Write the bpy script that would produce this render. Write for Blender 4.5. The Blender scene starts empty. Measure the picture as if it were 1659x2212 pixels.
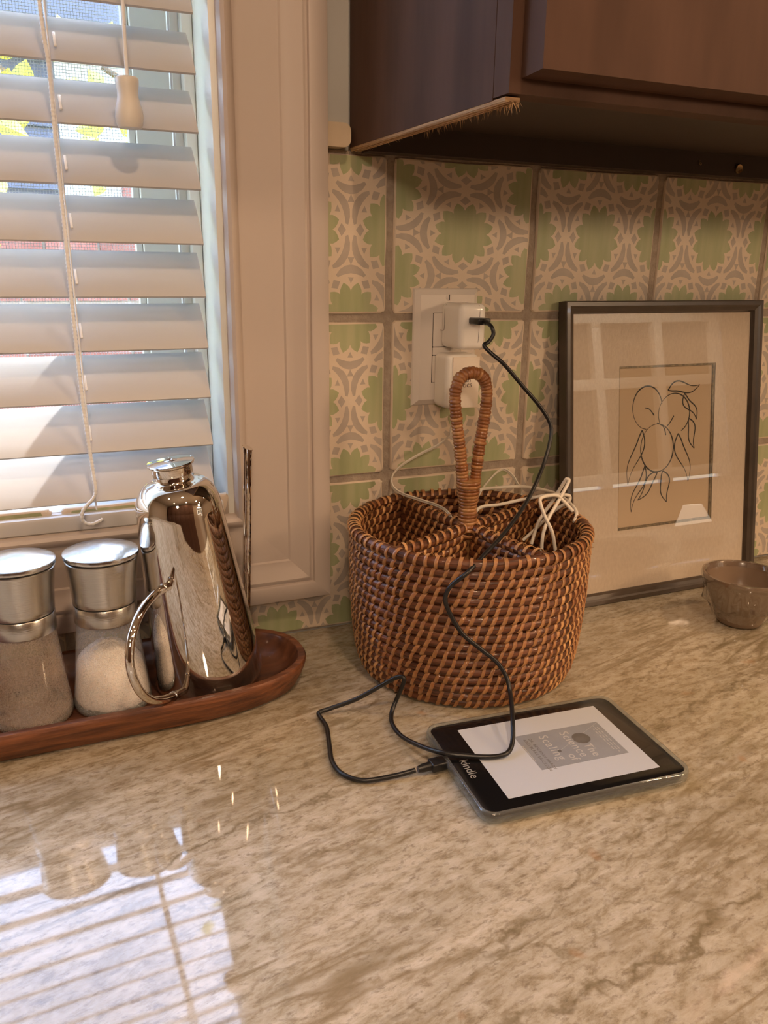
import bpy, bmesh, math, random
from mathutils import Vector, Matrix
random.seed(7)
PI = math.pi
SC = bpy.context.scene
COL = SC.collection

# ------------------------------------------------------------------ camera
cam_d = bpy.data.cameras.new('camera'); cam = bpy.data.objects.new('camera', cam_d); COL.objects.link(cam)
CR, CU, CF = Vector((0.9195, -0.3928, 0.0139)), Vector((0.1013, 0.2712, 0.9572)), Vector((0.3798, 0.8787, -0.2892))
CF.normalize(); CR = (CR - CF * CR.dot(CF)).normalized(); CU = CR.cross(CF)
M = Matrix((CR, CU, -CF)).transposed().to_4x4(); M.translation = Vector((-0.3222, -0.7403, 0.3617))
cam.matrix_world = M
cam_d.sensor_fit = 'VERTICAL'; cam_d.sensor_height = 36.0; cam_d.lens = 36.0 * 1776.9 / 2212.0
cam_d.clip_start = 0.01; cam_d.clip_end = 200
SC.camera = cam

# ------------------------------------------------------------------ world, sun, lamps, exposure
W = bpy.data.worlds.new('sky'); SC.world = W; W.use_nodes = True
nt = W.node_tree; bg = nt.nodes['Background']
sk = nt.nodes.new('ShaderNodeTexSky'); sk.sky_type = 'NISHITA'; sk.sun_disc = False
sk.sun_elevation = math.radians(50); sk.sun_rotation = math.radians(60); sk.air_density = 1.0; sk.dust_density = 2.0
nt.links.new(sk.outputs[0], bg.inputs[0]); bg.inputs[1].default_value = 2.6

def light(name, kind, loc, target, power, color, size=0.1, **kw):
    d = bpy.data.lights.new(name, kind); o = bpy.data.objects.new(name, d); COL.objects.link(o)
    o.location = loc
    o.rotation_euler = (Vector(target) - Vector(loc)).to_track_quat('-Z', 'Y').to_euler()
    d.energy = power; d.color = color
    if kind == 'AREA': d.shape = 'DISK'; d.size = size
    elif kind == 'SUN': d.angle = math.radians(0.6)
    else: d.shadow_soft_size = size
    for k, v in kw.items(): setattr(d, k, v)
    return o
WARM = (1.0, 0.66, 0.40)
light('sun', 'SUN', (4, 3, 5), Vector((4, 3, 5)) + Vector((-1.05, -1.0, -2.2)), 14.0, (1.0, 0.95, 0.88))
CANS = [(-1.05, -0.85, 1.5), (-0.15, -1.05, 5.5), (1.05, -0.85, 7.5), (-1.05, -2.0, 3), (0.25, -2.1, 5), (1.5, -1.9, 7), (2.5, -0.9, 6), (2.5, -2.2, 6)]
for i, (x, y, p) in enumerate(CANS):
    light('ceiling_can_light', 'AREA', (x, y, 1.535), (x, y, 0), p, WARM, 0.11)
SC.view_settings.view_transform = 'Standard'; SC.view_settings.look = 'None'
SC.view_settings.gamma = 1.0; SC.view_settings.use_curve_mapping = False
SC.view_settings.exposure = 0.6
SC.cycles.max_bounces = 14; SC.cycles.transparent_max_bounces = 24; SC.cycles.transmission_bounces = 12
SC.cycles.glossy_bounces = 6; SC.cycles.use_denoising = True
SC.cycles.sample_clamp_indirect = 6.0; SC.cycles.caustics_refractive = False; SC.cycles.caustics_reflective = False

# ------------------------------------------------------------------ helpers
def tag(o, label=None, cat=None, group=None, kind=None):
    if label: o['label'] = label
    if cat: o['category'] = cat
    if group: o['group'] = group
    if kind: o['kind'] = kind
    return o
def empty(name, loc=(0, 0, 0), label=None, cat=None, group=None, kind=None, rotz=0):
    o = bpy.data.objects.new(name, None); COL.objects.link(o); o.location = loc; o.rotation_euler = (0, 0, rotz)
    o.empty_display_size = 0.02
    return tag(o, label, cat, group, kind)
def link(name, me, parent=None, mats=None, smooth=None):
    if mats:
        for m in (mats if isinstance(mats, (list, tuple)) else [mats]): me.materials.append(m)
    o = bpy.data.objects.new(name, me); COL.objects.link(o)
    if parent is not None: o.parent = parent
    if smooth is not None: shade(me, smooth)
    return o
def shade(me, angle=40):
    me.polygons.foreach_set('use_smooth', [True] * len(me.polygons))
    me.set_sharp_from_angle(angle=math.radians(angle)) if angle < 180 else None
def bm_mesh(bm, name):
    me = bpy.data.meshes.new(name); bmesh.ops.recalc_face_normals(bm, faces=bm.faces); bm.to_mesh(me); bm.free(); return me
def obj(name, bm, mat, parent=None, smooth=40):
    return link(name, bm_mesh(bm, name), parent, mat, smooth)
def raw(name, verts, faces, mat, parent=None, smooth=None, uvs=None):
    me = bpy.data.meshes.new(name); me.from_pydata([tuple(v) for v in verts], [], faces)
    if uvs:
        l = me.uv_layers.new(name='uv')
        for lp in me.loops: l.data[lp.index].uv = uvs[lp.vertex_index]
    me.update()
    return link(name, me, parent, mat, smooth)
def add_box(bm, x0, x1, y0, y1, z0, z1, bev=0, seg=2):
    r = bmesh.ops.create_cube(bm, size=1)
    for v in r['verts']:
        v.co = Vector(((x0 + x1) / 2 + v.co.x * (x1 - x0), (y0 + y1) / 2 + v.co.y * (y1 - y0), (z0 + z1) / 2 + v.co.z * (z1 - z0)))
    if bev:
        es = list({e for v in r['verts'] for e in v.link_edges})
        bmesh.ops.bevel(bm, geom=es, offset=bev, segments=seg, profile=0.5, affect='EDGES', clamp_overlap=True)
def box(name, x0, x1, y0, y1, z0, z1, mat, parent=None, bev=0, seg=2, smooth=40):
    bm = bmesh.new(); add_box(bm, x0, x1, y0, y1, z0, z1, bev, seg); return obj(name, bm, mat, parent, smooth)
def lathe_data(prof, n=64, c=(0, 0, 0)):
    vs, fs = [], []
    idx = []
    for r, z in prof:
        if r < 1e-6: idx.append([len(vs)]); vs.append((c[0], c[1], c[2] + z))
        else:
            idx.append(list(range(len(vs), len(vs) + n)))
            for k in range(n):
                a = 2 * PI * k / n; vs.append((c[0] + r * math.cos(a), c[1] + r * math.sin(a), c[2] + z))
    for A, B in zip(idx, idx[1:]):
        if len(A) == 1 and len(B) == 1: continue
        for k in range(n):
            j = (k + 1) % n
            if len(A) == 1: fs.append((A[0], B[k], B[j]))
            elif len(B) == 1: fs.append((A[k], A[j], B[0]))
            else: fs.append((A[k], A[j], B[j], B[k]))
    return vs, fs
def lathe(name, prof, mat, parent=None, n=64, c=(0, 0, 0), smooth=40):
    vs, fs = lathe_data(prof, n, c)
    bm = bmesh.new(); bv = [bm.verts.new(v) for v in vs]
    for f in fs: bm.faces.new([bv[i] for i in f])
    return obj(name, bm, mat, parent, smooth)
def catmull(pts, k=8, closed=False):
    P = [Vector(p) for p in pts]; out = []; n = len(P)
    rng = range(n if closed else n - 1)
    for i in rng:
        if closed: p0, p1, p2, p3 = P[(i - 1) % n], P[i], P[(i + 1) % n], P[(i + 2) % n]
        else: p0, p1, p2, p3 = P[max(i - 1, 0)], P[i], P[i + 1], P[min(i + 2, n - 1)]
        for s in range(k):
            t = s / k
            out.append(0.5 * ((2 * p1) + (-p0 + p2) * t + (2 * p0 - 5 * p1 + 4 * p2 - p3) * t * t + (-p0 + 3 * p1 - 3 * p2 + p3) * t ** 3))
    if not closed: out.append(P[-1])
    return out
def tube_data(path, rad, n=10, closed=False, cap=True, flat=(1, 1)):
    P = [Vector(p) for p in path]; m = len(P)
    vs, fs, uv = [], [], []
    T = []
    for i in range(m):
        a = P[(i - 1) % m] if closed else P[max(i - 1, 0)]
        b = P[(i + 1) % m] if closed else P[min(i + 1, m - 1)]
        T.append((b - a).normalized())
    up = Vector((0, 0, 1)) if abs(T[0].z) < 0.9 else Vector((1, 0, 0))
    nn = (up - T[0] * up.dot(T[0])).normalized()
    L = 0
    for i in range(m):
        if i:
            nn = (nn - T[i] * nn.dot(T[i])).normalized(); L += (P[i] - P[i - 1]).length
        bb = T[i].cross(nn)
        r = rad(i, L) if callable(rad) else rad
        for k in range(n):
            a = 2 * PI * k / n
            vs.append(P[i] + nn * (math.cos(a) * r * flat[0]) + bb * (math.sin(a) * r * flat[1])); uv.append((L, k / n))
    R = m if closed else m - 1
    for i in range(R):
        for k in range(n):
            j = (k + 1) % n; i2 = (i + 1) % m
            fs.append((i * n + k, i2 * n + k, i2 * n + j, i * n + j))
    if cap and not closed:
        fs.append(tuple(range(n))); fs.append(tuple(range((m - 1) * n, m * n))[::-1])
    return vs, fs, uv
def tube(name, path, rad, mat, parent=None, n=10, closed=False, flat=(1, 1), smooth=60):
    vs, fs, uv = tube_data(path, rad, n, closed, True, flat)
    return raw(name, vs, fs, mat, parent, smooth, uv)
class MB:
    def __init__(s): s.v = []; s.f = []; s.m = []; s.u = []
    def add(s, vs, fs, mi=0, uv=None):
        o = len(s.v); s.v += [tuple(v) for v in vs]; s.f += [tuple(i + o for i in f) for f in fs]; s.m += [mi] * len(fs)
        s.u += list(uv) if uv else [(0, 0)] * len(vs)
    def box(s, x0, x1, y0, y1, z0, z1, mi=0):
        s.add([(x, y, z) for z in (z0, z1) for x, y in ((x0, y0), (x1, y0), (x1, y1), (x0, y1))],
              [(3, 2, 1, 0), (4, 5, 6, 7), (0, 1, 5, 4), (1, 2, 6, 5), (2, 3, 7, 6), (3, 0, 4, 7)], mi)
    def mesh(s, name, mats):
        me = bpy.data.meshes.new(name); me.from_pydata(s.v, [], s.f)
        for m in (mats if isinstance(mats, (list, tuple)) else [mats]): me.materials.append(m)
        me.polygons.foreach_set('material_index', s.m)
        l = me.uv_layers.new(name='uv')
        for lp in me.loops: l.data[lp.index].uv = s.u[lp.vertex_index]
        me.update(); return me
    def build(s, name, mats, parent=None, smooth=None):
        me = s.mesh(name, mats); o = bpy.data.objects.new(name, me); COL.objects.link(o)
        if parent is not None: o.parent = parent
        if smooth is not None: shade(me, smooth)
        return o
def text_mesh(name, body, size, mat, parent, loc, xdir, ydir, ext=0.00008, align='LEFT', weight=0, space=1.0):
    cu = bpy.data.curves.new(name, 'FONT'); cu.body = body; cu.size = size; cu.extrude = ext; cu.align_x = align
    cu.offset = weight; cu.space_character = space; cu.resolution_u = 3
    o = bpy.data.objects.new('tmp', cu); COL.objects.link(o)
    dg = bpy.context.evaluated_depsgraph_get(); me = bpy.data.meshes.new_from_object(o.evaluated_get(dg))
    bpy.data.objects.remove(o)
    X = Vector(xdir).normalized(); Y = Vector(ydir).normalized(); Z = X.cross(Y)
    m = Matrix((X, Y, Z)).transposed().to_4x4(); m.translation = Vector(loc); me.transform(m)
    me.materials.clear(); me.name = name
    return link(name, me, parent, mat)

# ------------------------------------------------------------------ materials
def mat(name, col, rough=0.5, metal=0.0, var=None, scale=20, stretch=(1, 1, 1), bump=0, bscale=None, spec=0.5, rand=0, coat=0, detail=4, **kw):
    m = bpy.data.materials.new(name); m.use_nodes = True; t = m.node_tree; b = t.nodes['Principled BSDF']
    b.inputs['Base Color'].default_value = (*col, 1); b.inputs['Roughness'].default_value = rough; b.inputs['Metallic'].default_value = metal
    b.inputs['Specular IOR Level'].default_value = spec; b.inputs['Coat Weight'].default_value = coat
    for k, v in kw.items(): b.inputs[k.replace('_', ' ')].default_value = v
    if var or bump or rand:
        tc = t.nodes.new('ShaderNodeTexCoord'); mp = t.nodes.new('ShaderNodeMapping'); mp.inputs['Scale'].default_value = stretch
        t.links.new(tc.outputs['Object'], mp.inputs[0])
        last = None
        if var:
            nz = t.nodes.new('ShaderNodeTexNoise'); nz.inputs['Scale'].default_value = scale; nz.inputs['Detail'].default_value = detail
            t.links.new(mp.outputs[0], nz.inputs['Vector'])
            cr = t.nodes.new('ShaderNodeValToRGB'); cr.color_ramp.elements[0].position = 0.33; cr.color_ramp.elements[1].position = 0.67
            cr.color_ramp.elements[0].color = (*col, 1); cr.color_ramp.elements[1].color = (*var, 1)
            t.links.new(nz.outputs['Fac'], cr.inputs[0]); last = cr.outputs[0]
        if rand:
            oi = t.nodes.new('ShaderNodeObjectInfo'); hs = t.nodes.new('ShaderNodeHueSaturation')
            mr = t.nodes.new('ShaderNodeMapRange'); mr.inputs['To Min'].default_value = 1 - rand; mr.inputs['To Max'].default_value = 1 + rand
            t.links.new(oi.outputs['Random'], mr.inputs[0]); t.links.new(mr.outputs[0], hs.inputs['Value'])
            if last: t.links.new(last, hs.inputs['Color'])
            else: hs.inputs['Color'].default_value = (*col, 1)
            last = hs.outputs[0]
        if last: t.links.new(last, b.inputs['Base Color'])
        if bump:
            n2 = t.nodes.new('ShaderNodeTexNoise'); n2.inputs['Scale'].default_value = bscale or scale; n2.inputs['Detail'].default_value = 3
            t.links.new(mp.outputs[0], n2.inputs['Vector'])
            bp = t.nodes.new('ShaderNodeBump'); bp.inputs['Strength'].default_value = bump; bp.inputs['Distance'].default_value = 0.002
            t.links.new(n2.outputs['Fac'], bp.inputs['Height']); t.links.new(bp.outputs[0], b.inputs['Normal'])
    return m
def glass(name, tint=(1, 1, 1), gl=0.12, rough=0.02, haze=0.0, hazecol=(0.8, 0.8, 0.8)):
    """thin clear sheet: transparent + fresnel gloss (+ a dusting of diffuse haze)"""
    m = bpy.data.materials.new(name); m.use_nodes = True; t = m.node_tree; t.nodes.clear()
    out = t.nodes.new('ShaderNodeOutputMaterial'); tr = t.nodes.new('ShaderNodeBsdfTransparent'); tr.inputs[0].default_value = (*tint, 1)
    g = t.nodes.new('ShaderNodeBsdfGlossy'); g.inputs['Roughness'].default_value = rough
    # Schlick reflectance from the facing angle (the same on both sides of the thin sheet)
    lw = t.nodes.new('ShaderNodeLayerWeight'); lw.inputs['Blend'].default_value = 0.5
    pw = t.nodes.new('ShaderNodeMath'); pw.operation = 'POWER'; pw.inputs[1].default_value = 5.0; t.links.new(lw.outputs['Facing'], pw.inputs[0])
    ma = t.nodes.new('ShaderNodeMath'); ma.operation = 'MULTIPLY_ADD'; ma.inputs[1].default_value = 0.95 - gl * 0.5; ma.inputs[2].default_value = 0.035 + gl * 0.5
    t.links.new(pw.outputs[0], ma.inputs[0]); ma.use_clamp = True
    mx = t.nodes.new('ShaderNodeMixShader'); t.links.new(ma.outputs[0], mx.inputs[0])
    base = tr.outputs[0]
    if haze:
        df = t.nodes.new('ShaderNodeBsdfDiffuse'); df.inputs[0].default_value = (*hazecol, 1)
        tl = t.nodes.new('ShaderNodeBsdfTranslucent'); tl.inputs[0].default_value = (*hazecol, 1)
        mm = t.nodes.new('ShaderNodeMixShader'); mm.inputs[0].default_value = 0.45
        t.links.new(df.outputs[0], mm.inputs[1]); t.links.new(tl.outputs[0], mm.inputs[2])
        nz = t.nodes.new('ShaderNodeTexNoise'); nz.inputs['Scale'].default_value = 900; nz.inputs['Detail'].default_value = 2
        tc = t.nodes.new('ShaderNodeTexCoord'); t.links.new(tc.outputs['Object'], nz.inputs['Vector'])
        mr = t.nodes.new('ShaderNodeMapRange'); mr.inputs['From Min'].default_value = 0.35; mr.inputs['From Max'].default_value = 0.65
        mr.inputs['To Min'].default_value = haze * 0.75; mr.inputs['To Max'].default_value = min(1, haze * 1.25)
        t.links.new(nz.outputs['Fac'], mr.inputs[0])
        m2 = t.nodes.new('ShaderNodeMixShader'); t.links.new(mr.outputs[0], m2.inputs[0])
        t.links.new(tr.outputs[0], m2.inputs[1]); t.links.new(mm.outputs[0], m2.inputs[2]); base = m2.outputs[0]
    t.links.new(base, mx.inputs[1]); t.links.new(g.outputs[0], mx.inputs[2]); t.links.new(mx.outputs[0], out.inputs[0])
    return m

M_paint = mat('dimmed_white_trim', (0.56, 0.48, 0.425), 0.48, bump=0.04, bscale=160)  # white trim; dimming beside the bright window is put into the base colour
M_wall = mat('grey_wall_paint', (0.50, 0.49, 0.46), 0.6, var=(0.46, 0.45, 0.42), scale=8, bump=0.05, bscale=220)
M_sash = mat('white_sash_paint', (0.82, 0.83, 0.79), 0.35, bump=0.03, bscale=120)
M_slat = mat('dimmed_white_slat', (0.585, 0.58, 0.585), 0.42, var=(0.545, 0.54, 0.545), scale=9, stretch=(0.4, 2, 2), bump=0.05, bscale=60)  # white slats; their dimmed tone against the window is put into this colour
M_cord = mat('cord_white', (0.93, 0.95, 0.97), 0.6)
M_knob = mat('cord_bell_wood', (0.80, 0.77, 0.72), 0.4)
M_grout = mat('grout', (0.42, 0.35, 0.28), 0.95, var=(0.33, 0.27, 0.215), scale=160, bump=0.7, bscale=420)
M_tile = mat('tile_cream_glaze', (0.74, 0.63, 0.50), 0.38, var=(0.70, 0.58, 0.45), scale=14, bump=0.12, bscale=70, rand=0.05, coat=0.1)
M_taupe = mat('tile_taupe_print', (0.50, 0.43, 0.365), 0.42, var=(0.44, 0.38, 0.32), scale=70, rand=0.06)
M_green = mat('tile_green_print', (0.35, 0.385, 0.205), 0.42, var=(0.45, 0.455, 0.27), scale=26, stretch=(3.2, 1, 0.35), rand=0.08)
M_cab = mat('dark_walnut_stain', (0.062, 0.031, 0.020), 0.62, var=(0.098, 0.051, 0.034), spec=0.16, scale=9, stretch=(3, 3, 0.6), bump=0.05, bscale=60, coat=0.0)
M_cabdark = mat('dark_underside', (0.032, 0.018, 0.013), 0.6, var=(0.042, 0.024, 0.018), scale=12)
M_ply = mat('raw_plywood_edge', (0.55, 0.36, 0.19), 0.8, var=(0.34, 0.20, 0.10), scale=60, stretch=(1, 0.2, 8), bump=0.4, bscale=120)
M_brass = mat('brass_cap', (0.55, 0.40, 0.22), 0.3, 1.0)
M_wood = mat('acacia_wood', (0.072, 0.026, 0.014), 0.34, var=(0.175, 0.066, 0.031), scale=16, stretch=(0.6, 7, 5), bump=0.08, bscale=40, coat=0.25, detail=8)
M_woodraw = mat('acacia_sawn_rim', (0.235, 0.085, 0.034), 0.45, var=(0.085, 0.029, 0.014), scale=26, stretch=(0.8, 6, 8), bump=0.35, bscale=60, detail=8)
M_chrome = mat('polished_chrome', (0.83, 0.80, 0.76), 0.028, 1.0, Specular_Tint=(1, 1, 1, 1))
def brushed(name, col, rough, stretch):
    m = mat(name, col, rough, 1.0, bump=0.10, bscale=240, stretch=stretch); return m
M_steel = brushed('brushed_steel', (0.62, 0.60, 0.56), 0.26, (0.25, 0.25, 6))
M_steelcap = brushed('turned_steel_cap', (0.70, 0.71, 0.72), 0.2, (1, 1, 1))
M_black = mat('black_gap', (0.012, 0.012, 0.012), 0.5)
M_cable = mat('black_cable', (0.012, 0.012, 0.013), 0.32, bump=0.03, bscale=300)
M_wcable = mat('white_cable', (0.78, 0.72, 0.62), 0.4)
M_plastic = mat('white_plastic', (0.93, 0.90, 0.85), 0.22, coat=0.3)
M_plate = mat('ivory_plate', (0.86, 0.79, 0.72), 0.35, coat=0.1)
M_matte = mat('white_matte_label', (0.88, 0.78, 0.66), 0.6)
M_ink = mat('grey_ink', (0.13, 0.10, 0.085), 0.7)
M_slot = mat('dark_slot', (0.05, 0.04, 0.03), 0.7)
M_frame = mat('dark_bronze_frame', (0.055, 0.040, 0.030), 0.34, var=(0.075, 0.056, 0.042), scale=30, stretch=(1, 1, 1), coat=0.2)
M_linen = mat('linen_mat', (0.64, 0.54, 0.425), 0.85, var=(0.59, 0.49, 0.38), scale=420, stretch=(1, 1, 0.5), bump=0.15, bscale=900)
M_paper = mat('buff_art_paper', (0.55, 0.42, 0.28), 0.8, var=(0.52, 0.395, 0.26), scale=12)
M_fillet = mat('dark_gilt_fillet', (0.11, 0.085, 0.05), 0.4, 0.3, var=(0.25, 0.19, 0.10), scale=300)
M_draw = mat('drawing_ink', (0.03, 0.026, 0.022), 0.8)
M_fglass = glass('picture_glass', gl=0.10, rough=0.01)
M_bowl = mat('taupe_stoneware', (0.235, 0.165, 0.115), 0.22, var=(0.20, 0.138, 0.095), scale=20, coat=0.3)
M_wglass = glass('window_glass', gl=0.05, rough=0.0)
M_jar = glass('mill_glass', (0.97, 0.98, 0.97), gl=0.05, rough=0.03, haze=0.24, hazecol=(0.92, 0.91, 0.91))
M_jard = glass('mill_glass_dusty', (0.93, 0.88, 0.82), gl=0.05, rough=0.06, haze=0.36, hazecol=(0.78, 0.67, 0.56))
M_jarbase = glass('mill_glass_base', (0.85, 0.90, 0.88), gl=0.1, rough=0.02, haze=0.25, hazecol=(0.75, 0.8, 0.77))
M_salt = mat('pink_salt', (0.95, 0.91, 0.89), 0.55, var=(0.88, 0.78, 0.74), scale=200, bump=0.4, bscale=600)
M_dust = mat('pepper_dust', (0.29, 0.235, 0.19), 0.9, var=(0.20, 0.155, 0.12), scale=400, bump=0.5, bscale=900)
M_corn = mat('peppercorn', (0.045, 0.032, 0.026), 0.7, bump=1.0, bscale=900)
M_stitch = mat('rattan_skin', (0.26, 0.10, 0.034), 0.40, var=(0.60, 0.33, 0.135), scale=70, stretch=(1, 1, 1), bump=0.2, bscale=500, coat=0.25, rand=0.12)
def wrap_mat():
    """rattan binding: every turn of the strip has its own shade"""
    m = bpy.data.materials.new('rattan_binding'); m.use_nodes = True; t = m.node_tree; b = t.nodes['Principled BSDF']
    tc = t.nodes.new('ShaderNodeTexCoord'); sx = t.nodes.new('ShaderNodeSeparateXYZ'); t.links.new(tc.outputs['UV'], sx.inputs[0])
    dv = t.nodes.new('ShaderNodeMath'); dv.operation = 'DIVIDE'; dv.inputs[1].default_value = 0.0031; t.links.new(sx.outputs[0], dv.inputs[0])
    fl = t.nodes.new('ShaderNodeMath'); fl.operation = 'FLOOR'; t.links.new(dv.outputs[0], fl.inputs[0])
    wn = t.nodes.new('ShaderNodeTexWhiteNoise'); wn.noise_dimensions = '1D'; t.links.new(fl.outputs[0], wn.inputs['W'])
    nz = t.nodes.new('ShaderNodeTexNoise'); nz.inputs['Scale'].default_value = 170; nz.inputs['Detail'].default_value = 4; t.links.new(tc.outputs['Object'], nz.inputs['Vector'])
    ad = t.nodes.new('ShaderNodeMath'); ad.operation = 'MULTIPLY_ADD'; ad.inputs[1].default_value = 0.34; t.links.new(wn.outputs['Value'], ad.inputs[0]); 
    m2 = t.nodes.new('ShaderNodeMath'); m2.operation = 'MULTIPLY'; m2.inputs[1].default_value = 0.62; t.links.new(nz.outputs['Fac'], m2.inputs[0]); t.links.new(m2.outputs[0], ad.inputs[2])
    cr = t.nodes.new('ShaderNodeValToRGB'); e = cr.color_ramp.elements; e[0].position = 0.15; e[0].color = (0.13, 0.042, 0.012, 1); e[1].position = 0.8; e[1].color = (0.55, 0.30, 0.12, 1)
    q = e.new(0.45); q.color = (0.28, 0.105, 0.033, 1)
    t.links.new(ad.outputs[0], cr.inputs[0]); t.links.new(cr.outputs[0], b.inputs['Base Color'])
    b.inputs['Roughness'].default_value = 0.36; b.inputs['Coat Weight'].default_value = 0.3
    return m
M_wrapc = wrap_mat()
M_reed = mat('split_reed', (0.33, 0.17, 0.065), 0.5, var=(0.22, 0.10, 0.035), scale=60, stretch=(6, 6, 0.3))
M_bezel = mat('black_bezel', (0.006, 0.006, 0.007), 0.22, coat=0.2)
M_eink = mat('e_ink_page', (0.54, 0.58, 0.65), 0.45, bump=0.02, bscale=800)
M_cover = mat('e_ink_cover', (0.265, 0.285, 0.32), 0.45, var=(0.30, 0.32, 0.355), scale=60)
M_coverline = mat('e_ink_cover_light', (0.50, 0.50, 0.50), 0.45)
M_moon = mat('e_ink_moon', (0.11, 0.105, 0.10), 0.45, var=(0.16, 0.155, 0.15), scale=90)
M_logo = mat('logo_print', (0.36, 0.35, 0.34), 0.5)
M_tpu = glass('clear_case', (0.86, 0.90, 0.90), gl=0.12, rough=0.05, haze=0.14, hazecol=(0.80, 0.83, 0.83))
M_wrap = glass('cling_film', (0.97, 0.96, 0.95), gl=0.34, rough=0.05, haze=0.02)
M_brick = mat('red_brick', (0.27, 0.085, 0.07), 0.9, var=(0.34, 0.14, 0.115), scale=30, rand=0.2, bump=0.5, bscale=120)
M_mortar = mat('mortar', (0.55, 0.50, 0.46), 0.95, var=(0.48, 0.44, 0.40), scale=60)
M_siding = mat('slate_blue_siding', (0.10, 0.105, 0.155), 0.7, var=(0.12, 0.125, 0.18), scale=6)
M_wtrim = mat('white_house_trim', (0.62, 0.60, 0.60), 0.6)
M_leaf = mat('spring_leaf', (0.52, 0.50, 0.05), 0.5, var=(0.68, 0.64, 0.09), scale=16, rand=0.25)
M_bark = mat('bark', (0.11, 0.075, 0.05), 0.9, var=(0.17, 0.12, 0.08), scale=40, bump=0.6)
M_lawn = mat('lawn', (0.14, 0.22, 0.05), 0.95, var=(0.2, 0.27, 0.08), scale=5)
M_screen = mat('screen_wire', (0.62, 0.62, 0.64), 0.45, 0.3)
M_floor = mat('oak_floor', (0.34, 0.19, 0.09), 0.4, var=(0.26, 0.14, 0.065), scale=6, stretch=(1, 8, 1))
M_room = mat('room_wall_paint', (0.42, 0.35, 0.28), 0.7, bump=0.05, bscale=100)
M_ceil = mat('ceiling_paint', (0.42, 0.36, 0.29), 0.8)
M_dim = mat('dim_pane', (0.13, 0.12, 0.11), 0.15)

def coil_mat():
    m = bpy.data.materials.new('rattan_core_coil'); m.use_nodes = True; t = m.node_tree; b = t.nodes['Principled BSDF']
    tc = t.nodes.new('ShaderNodeTexCoord'); mp = t.nodes.new('ShaderNodeMapping'); mp.inputs['Scale'].default_value = (25, 7, 1)
    t.links.new(tc.outputs['UV'], mp.inputs[0])
    nz = t.nodes.new('ShaderNodeTexNoise'); nz.inputs['Scale'].default_value = 1.6; nz.inputs['Detail'].default_value = 5
    t.links.new(mp.outputs[0], nz.inputs['Vector'])
    cr = t.nodes.new('ShaderNodeValToRGB'); cr.color_ramp.elements[0].position = 0.3; cr.color_ramp.elements[1].position = 0.72
    cr.color_ramp.elements[0].color = (0.030, 0.009, 0.004, 1); cr.color_ramp.elements[1].color = (0.20, 0.064, 0.021, 1)
    t.links.new(nz.outputs['Fac'], cr.inputs[0]); t.links.new(cr.outputs[0], b.inputs['Base Color'])
    bp = t.nodes.new('ShaderNodeBump'); bp.inputs['Strength'].default_value = 0.7; bp.inputs['Distance'].default_value = 0.0015
    t.links.new(nz.outputs['Fac'], bp.inputs['Height']); t.links.new(bp.outputs[0], b.inputs['Normal'])
    b.inputs['Roughness'].default_value = 0.45; b.inputs['Coat Weight'].default_value = 0.2
    return m
M_coil = coil_mat()

VEINS = [(-0.20, -0.490, 0.075, -0.452, 0.0042, 0.85, 1.0), (-0.135, -0.432, 0.06, -0.362, 0.0034, 0.7, 4.0), (-0.33, -0.312, -0.09, -0.243, 0.0032, 0.75, 7.0),
         (-0.30, -0.345, -0.10, -0.300, 0.0026, 0.55, 11.0), (-0.21, -0.452, 0.10, -0.425, 0.0024, 0.5, 14.0), (-0.15, -0.097, -0.05, -0.088, 0.0030, 0.6, 17.0),
         (-0.13, -0.170, 0.02, -0.140, 0.0026, 0.5, 21.0), (0.08, -0.300, 0.40, -0.205, 0.0045, 0.7, 25.0), (0.10, -0.215, 0.42, -0.150, 0.0032, 0.6, 29.0), (0.0, -0.40, 0.30, -0.31, 0.0030, 0.55, 33.0),
         (-0.28, -0.415, -0.16, -0.385, 0.0028, 0.5, 37.0), (-0.05, -0.505, 0.14, -0.45, 0.010, 0.35, 41.0, (0.80, 0.66, 0.54))]
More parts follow.
